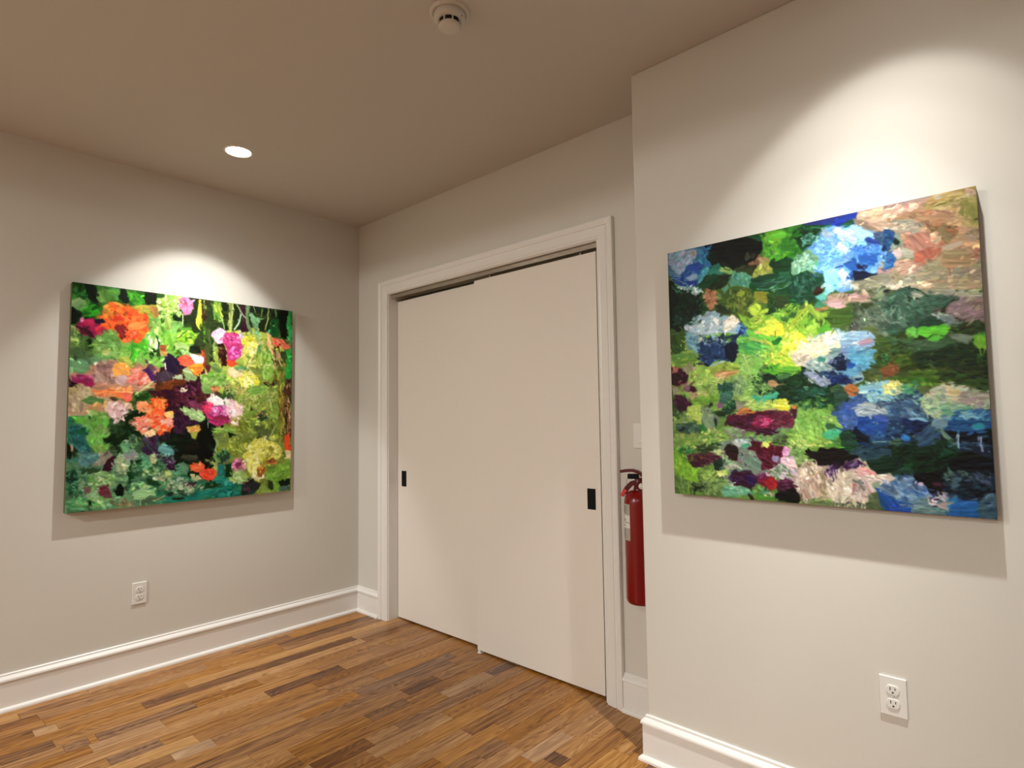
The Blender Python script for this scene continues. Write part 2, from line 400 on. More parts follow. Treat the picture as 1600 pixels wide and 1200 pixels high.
# ------------------------------------------------------------------ smoke detector
sx, sy = 2.193, -1.047
e = empty('smoke_detector', (sx, sy, H), label='round white smoke detector on the ceiling', cat='smoke detector')
MB().lathe([(.070, .002), (.070, -.004), (.067, -.009), (.056, -.011), (.056, -.008)], (sx, sy, H), seg=48).build('base_plate', M_plas2, e)
MB().lathe([(.056, -.008), (.0555, -.020), (.052, -.028), (.046, -.033), (.0385, -.0345)], (sx, sy, H), seg=48).build('body', M_plas2, e)
MB().lathe([(.034, -.030), (.034, -.050)], (sx, sy, H), seg=40).build('sensor_screen', M_slot, e)
MB().lathe([(.0385, -.048), (.0390, -.052), (.037, -.0565), (.030, -.059), (.0001, -.060)], (sx, sy, H), seg=48).build('sensor_cap', M_plas2, e)
for k in range(8):
    m = MB(); a = k*math.pi/4+.25; m.lathe([(.0335, -.0345), (.0385, -.0345), (.0385, -.049), (.0335, -.049), (.0335, -.0345)], (sx, sy, H), seg=3, arc=(a, a+.16), smooth=False); m.build('vent_rib', M_plas2, e)
MB().lathe([(.0022, -.026), (.0018, -.0275), (.0001, -.028)], (sx+.050, sy+.012, H-.003), seg=10).build('indicator', M_slot, e)

# ------------------------------------------------------------------ fire extinguisher
ex, ey, er = 2.330, -.084, .0655
e = empty('fire_extinguisher', (ex, ey, .52), label='red fire extinguisher hanging between the door casing and the right wall', cat='fire extinguisher')
cyl = [(.0001, .532), (.040, .528), (.058, .530), (.063, .536), (er, .548), (er, .960)]
for k in range(1, 9):
    a = k/8*math.pi/2; cyl.append((.021+(er-.021)*math.cos(a), .960+.052*math.sin(a)))
MB().lathe(cyl, (ex, ey, 0), seg=48).build('cylinder', M_red, e)
MB().lathe([(.023, 1.006), (.023, 1.020), (.0205, 1.022), (.0205, 1.034), (.017, 1.036), (.017, 1.062)], (ex, ey, 0), seg=24).build('neck', M_dred, e)
dv = Vector((-.94, -.34, 0)).normalized(); nv = Vector((-dv.y, dv.x, 0))
def loc(a, z, s=0): return Vector((ex, ey, 0))+dv*a+nv*s+Vector((0, 0, z))
def strap(pts, w, th):
    mb = MB(); vs = []; n = len(pts)
    for i, (a, z) in enumerate(pts):
        a2, z2 = pts[min(i+1, n-1)]; a1, z1 = pts[max(i-1, 0)]; L_ = math.hypot(a2-a1, z2-z1); na, nz = -(z2-z1)/L_, (a2-a1)/L_
        ww = w if not isinstance(w, list) else w[i]
        for sa, ss in ((1, 1), (1, -1), (-1, -1), (-1, 1)): vs.append(loc(a+na*th*sa, z+nz*th*sa, ss*ww))
    fs = []
    for i in range(n-1):
        for k in range(4): fs.append((i*4+k, i*4+(k+1) % 4, (i+1)*4+(k+1) % 4, (i+1)*4+k))
    fs += [(0, 1, 2, 3), tuple((n-1)*4+k for k in (3, 2, 1, 0))]
    return mb.add(vs, fs)
strap([(-.040, 1.050), (-.022, 1.076), (.000, 1.090), (.024, 1.097), (.050, 1.096), (.080, 1.091)], [.013, .014, .014, .013, .011, .008], .0065).build('squeeze_lever', M_dred, e, bevel=.001)
strap([(-.020, 1.040), (.008, 1.046), (.030, 1.040), (.050, 1.020), (.064, .998)], [.014, .0145, .0145, .013, .012], .0105).build('carry_handle', M_dred, e, bevel=.001)
m = MB(); a = loc(.010, 1.046, 0)
strap([(.000, 1.071), (.046, 1.071)], .0135, .0105).build('valve_block', M_black, e, bevel=.002)
MB().lathe([(.013, 0), (.0135, .006), (.012, .008), (.0001, .008)], loc(-.016, 1.030, .014), nv, 20).build('pressure_gauge', M_paperw, e)
m = MB().tube([loc(.046, 1.066, .004), loc(.052, 1.056, .004), loc(.053, 1.044, .004), loc(.050, 1.034, .004)], .0016, 6); m.build('pull_pin', M_steel, e)
strap([(.054, 1.012), (.066, 1.000), (.074, .984)], .0135, .0075).build('tamper_tag', M_tag, e, bevel=.0015)
m = MB().tube([loc(-.012, 1.036, -.012), loc(-.03, 1.02, -.03), loc(-.045, .99, -.04), loc(-.055, .93, -.048), loc(-.056, .86, -.05), loc(-.056, .80, -.05)], .0085, 10)
m.build('hose', M_black, e)
def band(z0, z1, a0, a1, mm, name, r=.0006):
    m = MB(); m.lathe([(er+r, z0), (er+r, z1)], (ex, ey, 0), seg=16, arc=(a0, a1)); o = m.build(name, mm, e); return o
# the label faces left, towards the door
import math as _m
def la(deg):  # world direction angle -> lathe angle
    ax = Vector((0,0,1)); u = ax.cross(Vector((1,0,0))).normalized(); v = ax.cross(u); d = Vector((_m.cos(_m.radians(deg)), _m.sin(_m.radians(deg)), 0))
    return _m.atan2(d.dot(v), d.dot(u))
A0, A1 = la(262), la(155)
if A1 < A0: A0, A1 = A1, A0
if A1-A0 > math.pi: A0, A1 = A1, A0+2*math.pi
band(.800, .955, A0, A1, M_paper, 'instruction_label')
band(.878, .908, A0, A1, M_paperw, 'label_panel', .0009); band(.853, .873, A0, A1, M_paperw, 'label_panel', .0009)
m = MB()
for z in (.945, .938, .931, .924, .917, .901, .895, .889, .883, .866, .862, .843, .836, .829, .822, .815, .808):
    m.lathe([(er+.0012, z-.0012), (er+.0012, z+.0012)], (ex, ey, 0), seg=10, arc=(A0+.25, A1-.35-(z*1000 % 7)*.04))
m.build('label_text_lines', M_ink, e)
m = MB(); m.box((ex-.018, -.022, .90), (ex+.018, 0, 1.00)); m.box((ex-.012, -.03, 1.0), (ex+.012, 0, 1.03)); m.build('wall_bracket', M_steel, e, bevel=.001)

class Painter:
    """lays opaque dabs, patches and lines of colour on a numpy canvas; units are thousandths of the canvas side"""
    def __init__(s, n, seed):
        s.n = n; s.rs = np.random.RandomState(seed); s.img = np.zeros((n, n, 3)); s.h = np.zeros((n, n))
        def fbm(octs, base):
            a = np.zeros((512, 512)); amp = 1.0; tot = 0
            for o in range(octs):
                k = base*2**o; g = s.rs.rand(k, k); t = np.arange(512)*k/512.0; i = t.astype(int); f = t-i; f = f*f*(3-2*f); j = (i+1) % k
                r = g[i % k]*(1-f)[:, None]+g[j]*f[:, None]; a += amp*(r[:, i % k]*(1-f)[None]+r[:, j]*f[None]); tot += amp; amp *= .55
            a /= tot; return (a-a.mean())/a.std()
        s.n1 = fbm(5, 8); s.n2 = fbm(5, 8); s.n3 = fbm(4, 16)
    @staticmethod
    def samp(a, x, y): return a[y.astype(np.int64) & 511, x.astype(np.int64) & 511]
    @staticmethod
    def hexc(c):
        c = np.array([int(ch, 16)/15.0 for ch in c]); return c
    def patch(s, x0, y0, x1, y1):
        n = s.n; k = n/1000.0
        i0 = max(0, int(x0*k)-1); i1 = min(n, int(x1*k)+2); j0 = max(0, int(y0*k)-1); j1 = min(n, int(y1*k)+2)
        if i0 >= i1 or j0 >= j1: return None
        X, Y = np.meshgrid((np.arange(i0, i1)+.5)/k, (np.arange(j0, j1)+.5)/k); return (slice(j0, j1), slice(i0, i1)), X, Y
    def lay(s, sl, X, Y, m, c1, c2, ang, thick):
        ca, sa = math.cos(math.radians(ang)), math.sin(math.radians(ang)); ox, oy = s.rs.randint(0, 512, 2)
        u = X*ca+Y*sa; v = -X*sa+Y*ca
        st = s.samp(s.n1, u*.35+ox, v*2.2+oy); fine = s.samp(s.n3, u*.5+oy+900, v*4.0+ox+900)
        t = np.clip(.5+.42*st, 0, 1)[..., None]; c = c1*(1-t)+c2*t
        c = c*(1+.055*fine[..., None])
        m = m[..., None]; s.img[sl] = s.img[sl]*(1-m)+c*m
        s.h[sl] = s.h[sl]*(1-m[..., 0]*.75)+m[..., 0]*(thick+.22*fine+.1*st)
    def poly(s, pts, c1, c2, ang, rough):
        P = np.array(pts, float); rough = max(rough, 5)*1.25; q = s.patch(P[:, 0].min()-rough, P[:, 1].min()-rough, P[:, 0].max()+rough, P[:, 1].max()+rough)
        if q is None: return
        sl, X, Y = q; ox, oy = s.rs.randint(0, 512, 2)
        wx = X+s.samp(s.n1, X*1.1+ox+2000, Y*1.1+oy+2000)*rough*.62; wy = Y+s.samp(s.n2, X*1.1+ox+2000, Y*1.1+oy+2000)*rough*.62
        ins = np.zeros(X.shape, bool); n = len(P)
        for a in range(n):
            x0, y0 = P[a]; x1, y1 = P[(a+1) % n]
            if y0 == y1: continue
            c = ((y0 <= wy) & (wy < y1)) | ((y1 <= wy) & (wy < y0)); xi = x0+(wy-y0)*(x1-x0)/(y1-y0); ins ^= c & (wx < xi)
        m = np.pad(ins.astype(float), 1, 'edge')
        for _ in range(2):
            m = (m[1:-1, 1:-1]*2+m[:-2, 1:-1]+m[2:, 1:-1]+m[1:-1, :-2]+m[1:-1, 2:])/6.0
            m = np.pad(m, 1, 'edge')
        m = m[1:-1, 1:-1]
        s.lay(sl, X, Y, m, s.hexc(c1), s.hexc(c2), ang, .35)
    def line(s, w, c, pts):
        P = np.array(pts, float); q = s.patch(P[:, 0].min()-w, P[:, 1].min()-w, P[:, 0].max()+w, P[:, 1].max()+w)
        if q is None: return
        sl, X, Y = q; d = np.full(X.shape, 1e9)
        for a in range(len(P)-1):
            p, r = P[a], P[a+1]-P[a]; L = (r**2).sum()+1e-9; t = np.clip(((X-p[0])*r[0]+(Y-p[1])*r[1])/L, 0, 1)
            d = np.minimum(d, np.hypot(X-p[0]-t*r[0], Y-p[1]-t*r[1]))
        m = np.clip((w*.5-d+s.samp(s.n1, X*2+700, Y*2+700)*w*.08)*s.n/1000.0+.5, 0, 1); r = P[-1]-P[0]
        c = s.hexc(c); s.lay(sl, X, Y, m, c, c*.92, math.degrees(math.atan2(r[1], r[0])), .5)
    def dab(s, x, y, ln, wd, ang, c1, c2):
        wd *= 1.75; ln *= 1.1
        q = s.patch(x-ln, y-ln, x+ln, y+ln)
        if q is None: return
        sl, X, Y = q; ca, sa = math.cos(ang), math.sin(ang); u = ((X-x)*ca+(Y-y)*sa)/(ln*.5); v = (-(X-x)*sa+(Y-y)*ca)
        cv = s.rs.uniform(-.25, .25)*wd; v = (v-cv*(u*u-.3))/(wd*.5)
        ox, oy = s.rs.randint(0, 512, 2)
        r = np.abs(u)**3+np.abs(v)**2.4+.18*s.samp(s.n3, X*1.6+ox+900, Y*1.6+oy+900)
        m = np.clip((1-r)*1.5, 0, 1)*s.rs.uniform(.55, .95); s.lay(sl, X, Y, m, c1, c2, math.degrees(ang), .45)
    def scatter(s, x, y, a, b, c, d, n, ln, wd, ang, spread, cols):
        cols = [s.hexc(k) for k in cols]
        for i in range(n):
            r = math.sqrt(s.rs.rand())*1.0; t = s.rs.rand()*2*math.pi; p, q = r*math.cos(t), r*math.sin(t)
            k = cols[s.rs.randint(len(cols))]; j = 1+s.rs.uniform(-.1, .1)
            f = s.rs.uniform(.55, 1.15)
            s.dab(x+a*p+b*q, y+c*p+d*q, ln*f, wd*s.rs.uniform(.6, 1.2), math.radians(ang+s.rs.uniform(-spread, spread)), k*j, np.clip(k*(j+s.rs.uniform(-.14, .16)), 0, 1))
    def run(s, text):
        lines = text.split('\n'); todo = list(lines)
        while todo:
            l = todo.pop(0); f = l.split()
            if f and f[0] == 'r':       # go over the small shapes, lines and some of the touches once more
                again = []
                for q in lines:
                    g = q.split()
                    if not g: continue
                    if g[0] == 's': again.append(q)
                    elif g[0] == 'p':
                        P = np.array([list(map(float, z.split(','))) for z in g[5:]]); w_, h_ = np.ptp(P, axis=0)
                        if w_*h_ < float(f[1]): again.append(q)
                    elif g[0] == 'k' and int(g[7]) < 60: again.append(' '.join(g[:7]+[str(int(int(g[7])*float(f[2])))]+g[8:]))
                todo = again+todo; continue
            if not f: continue
            if f[0] == 'd': s.detail(int(f[1]), float(f[2]), float(f[3]), float(f[4]))
            if f[0] == 'w': s.smear(float(f[1]), float(f[2]))
            if f[0] == 'p': s.poly([tuple(map(float, q.split(','))) for q in f[5:]], f[1], f[2], float(f[3]), float(f[4]))
            elif f[0] == 's': s.line(float(f[1]), f[2], [tuple(map(float, q.split(','))) for q in f[3:]])
            elif f[0] == 'k': s.scatter(*[float(q) for q in f[1:7]], int(f[7]), *[float(q) for q in f[8:12]], f[12:])
    def detail(s, n, ln, wd, jit):
        # short dragged touches of the colour already there, so that every passage carries brushwork
        N = s.n
        for i in range(n):
            x, y = s.rs.uniform(0, 1000, 2); f = s.rs.uniform(.5, 1.3); a = s.samp(s.n2, np.array([x*.35]), np.array([y*.35]))[0]*1.3+s.rs.uniform(-.7, .7)
            sx = x+s.rs.uniform(-1, 1)*ln*.5; sy = y+s.rs.uniform(-1, 1)*ln*.5
            c = s.img[min(N-1, max(0, int(sy*N/1000))), min(N-1, max(0, int(sx*N/1000)))].copy(); l = c.mean()
            j = math.exp(s.rs.normal(0, jit)); c = np.clip(c*j+s.rs.normal(0, .012, 3)+(.10*l if s.rs.rand() < .12 else 0), 0, 1)
            s.dab(x, y, ln*f, wd*f*s.rs.uniform(.5, 1), a, c, np.clip(c*s.rs.uniform(.82, 1.15), 0, 1))
    def smear(s, amp, soft):
        # drag the wet paint: displace everything by turbulent noise, then let neighbouring colours bleed a little
        n = s.n; k = n/1000.0; Y, X = np.mgrid[0:n, 0:n]; x = X/k; y = Y/k
        dx = (s.samp(s.n1, x*.42, y*.42)+.3*s.samp(s.n3, x*1.1+91, y*1.1+17))*amp*k; dy = (s.samp(s.n2, x*.42, y*.42)+.3*s.samp(s.n3, x*1.1+301, y*1.1+217))*amp*k
        fx = np.clip(X+dx, 0, n-1.001); fy = np.clip(Y+dy, 0, n-1.001); ix = fx.astype(int); iy = fy.astype(int); tx = fx-ix; ty = fy-iy
        for nm in ('img', 'h'):
            a = getattr(s, nm)
            if a.ndim == 3: wx, wy = tx[..., None], ty[..., None]
            else: wx, wy = tx, ty
            a = (a[iy, ix]*(1-wx)+a[iy, ix+1]*wx)*(1-wy)+(a[iy+1, ix]*(1-wx)+a[iy+1, ix+1]*wx)*wy
            setattr(s, nm, a)
        b = s.img
        for _ in range(6):
            q = np.pad(b, ((1, 1), (1, 1), (0, 0)), 'edge'); b = (q[1:-1, 1:-1]*2+q[:-2, 1:-1]+q[2:, 1:-1]+q[1:-1, :-2]+q[1:-1, 2:])/6.0
        s.img = s.img*(1-soft)+b*soft
    def linear(s, gain):
        c = np.clip(s.img, 0, 1); c = np.where(c <= .04045, c/12.92, ((c+.055)/1.055)**2.4); g = c.mean(2, keepdims=True); c = g+(c-g)*.92; return np.clip(np.clip(c, 0, 1)**1.12*gain, 0, .9)

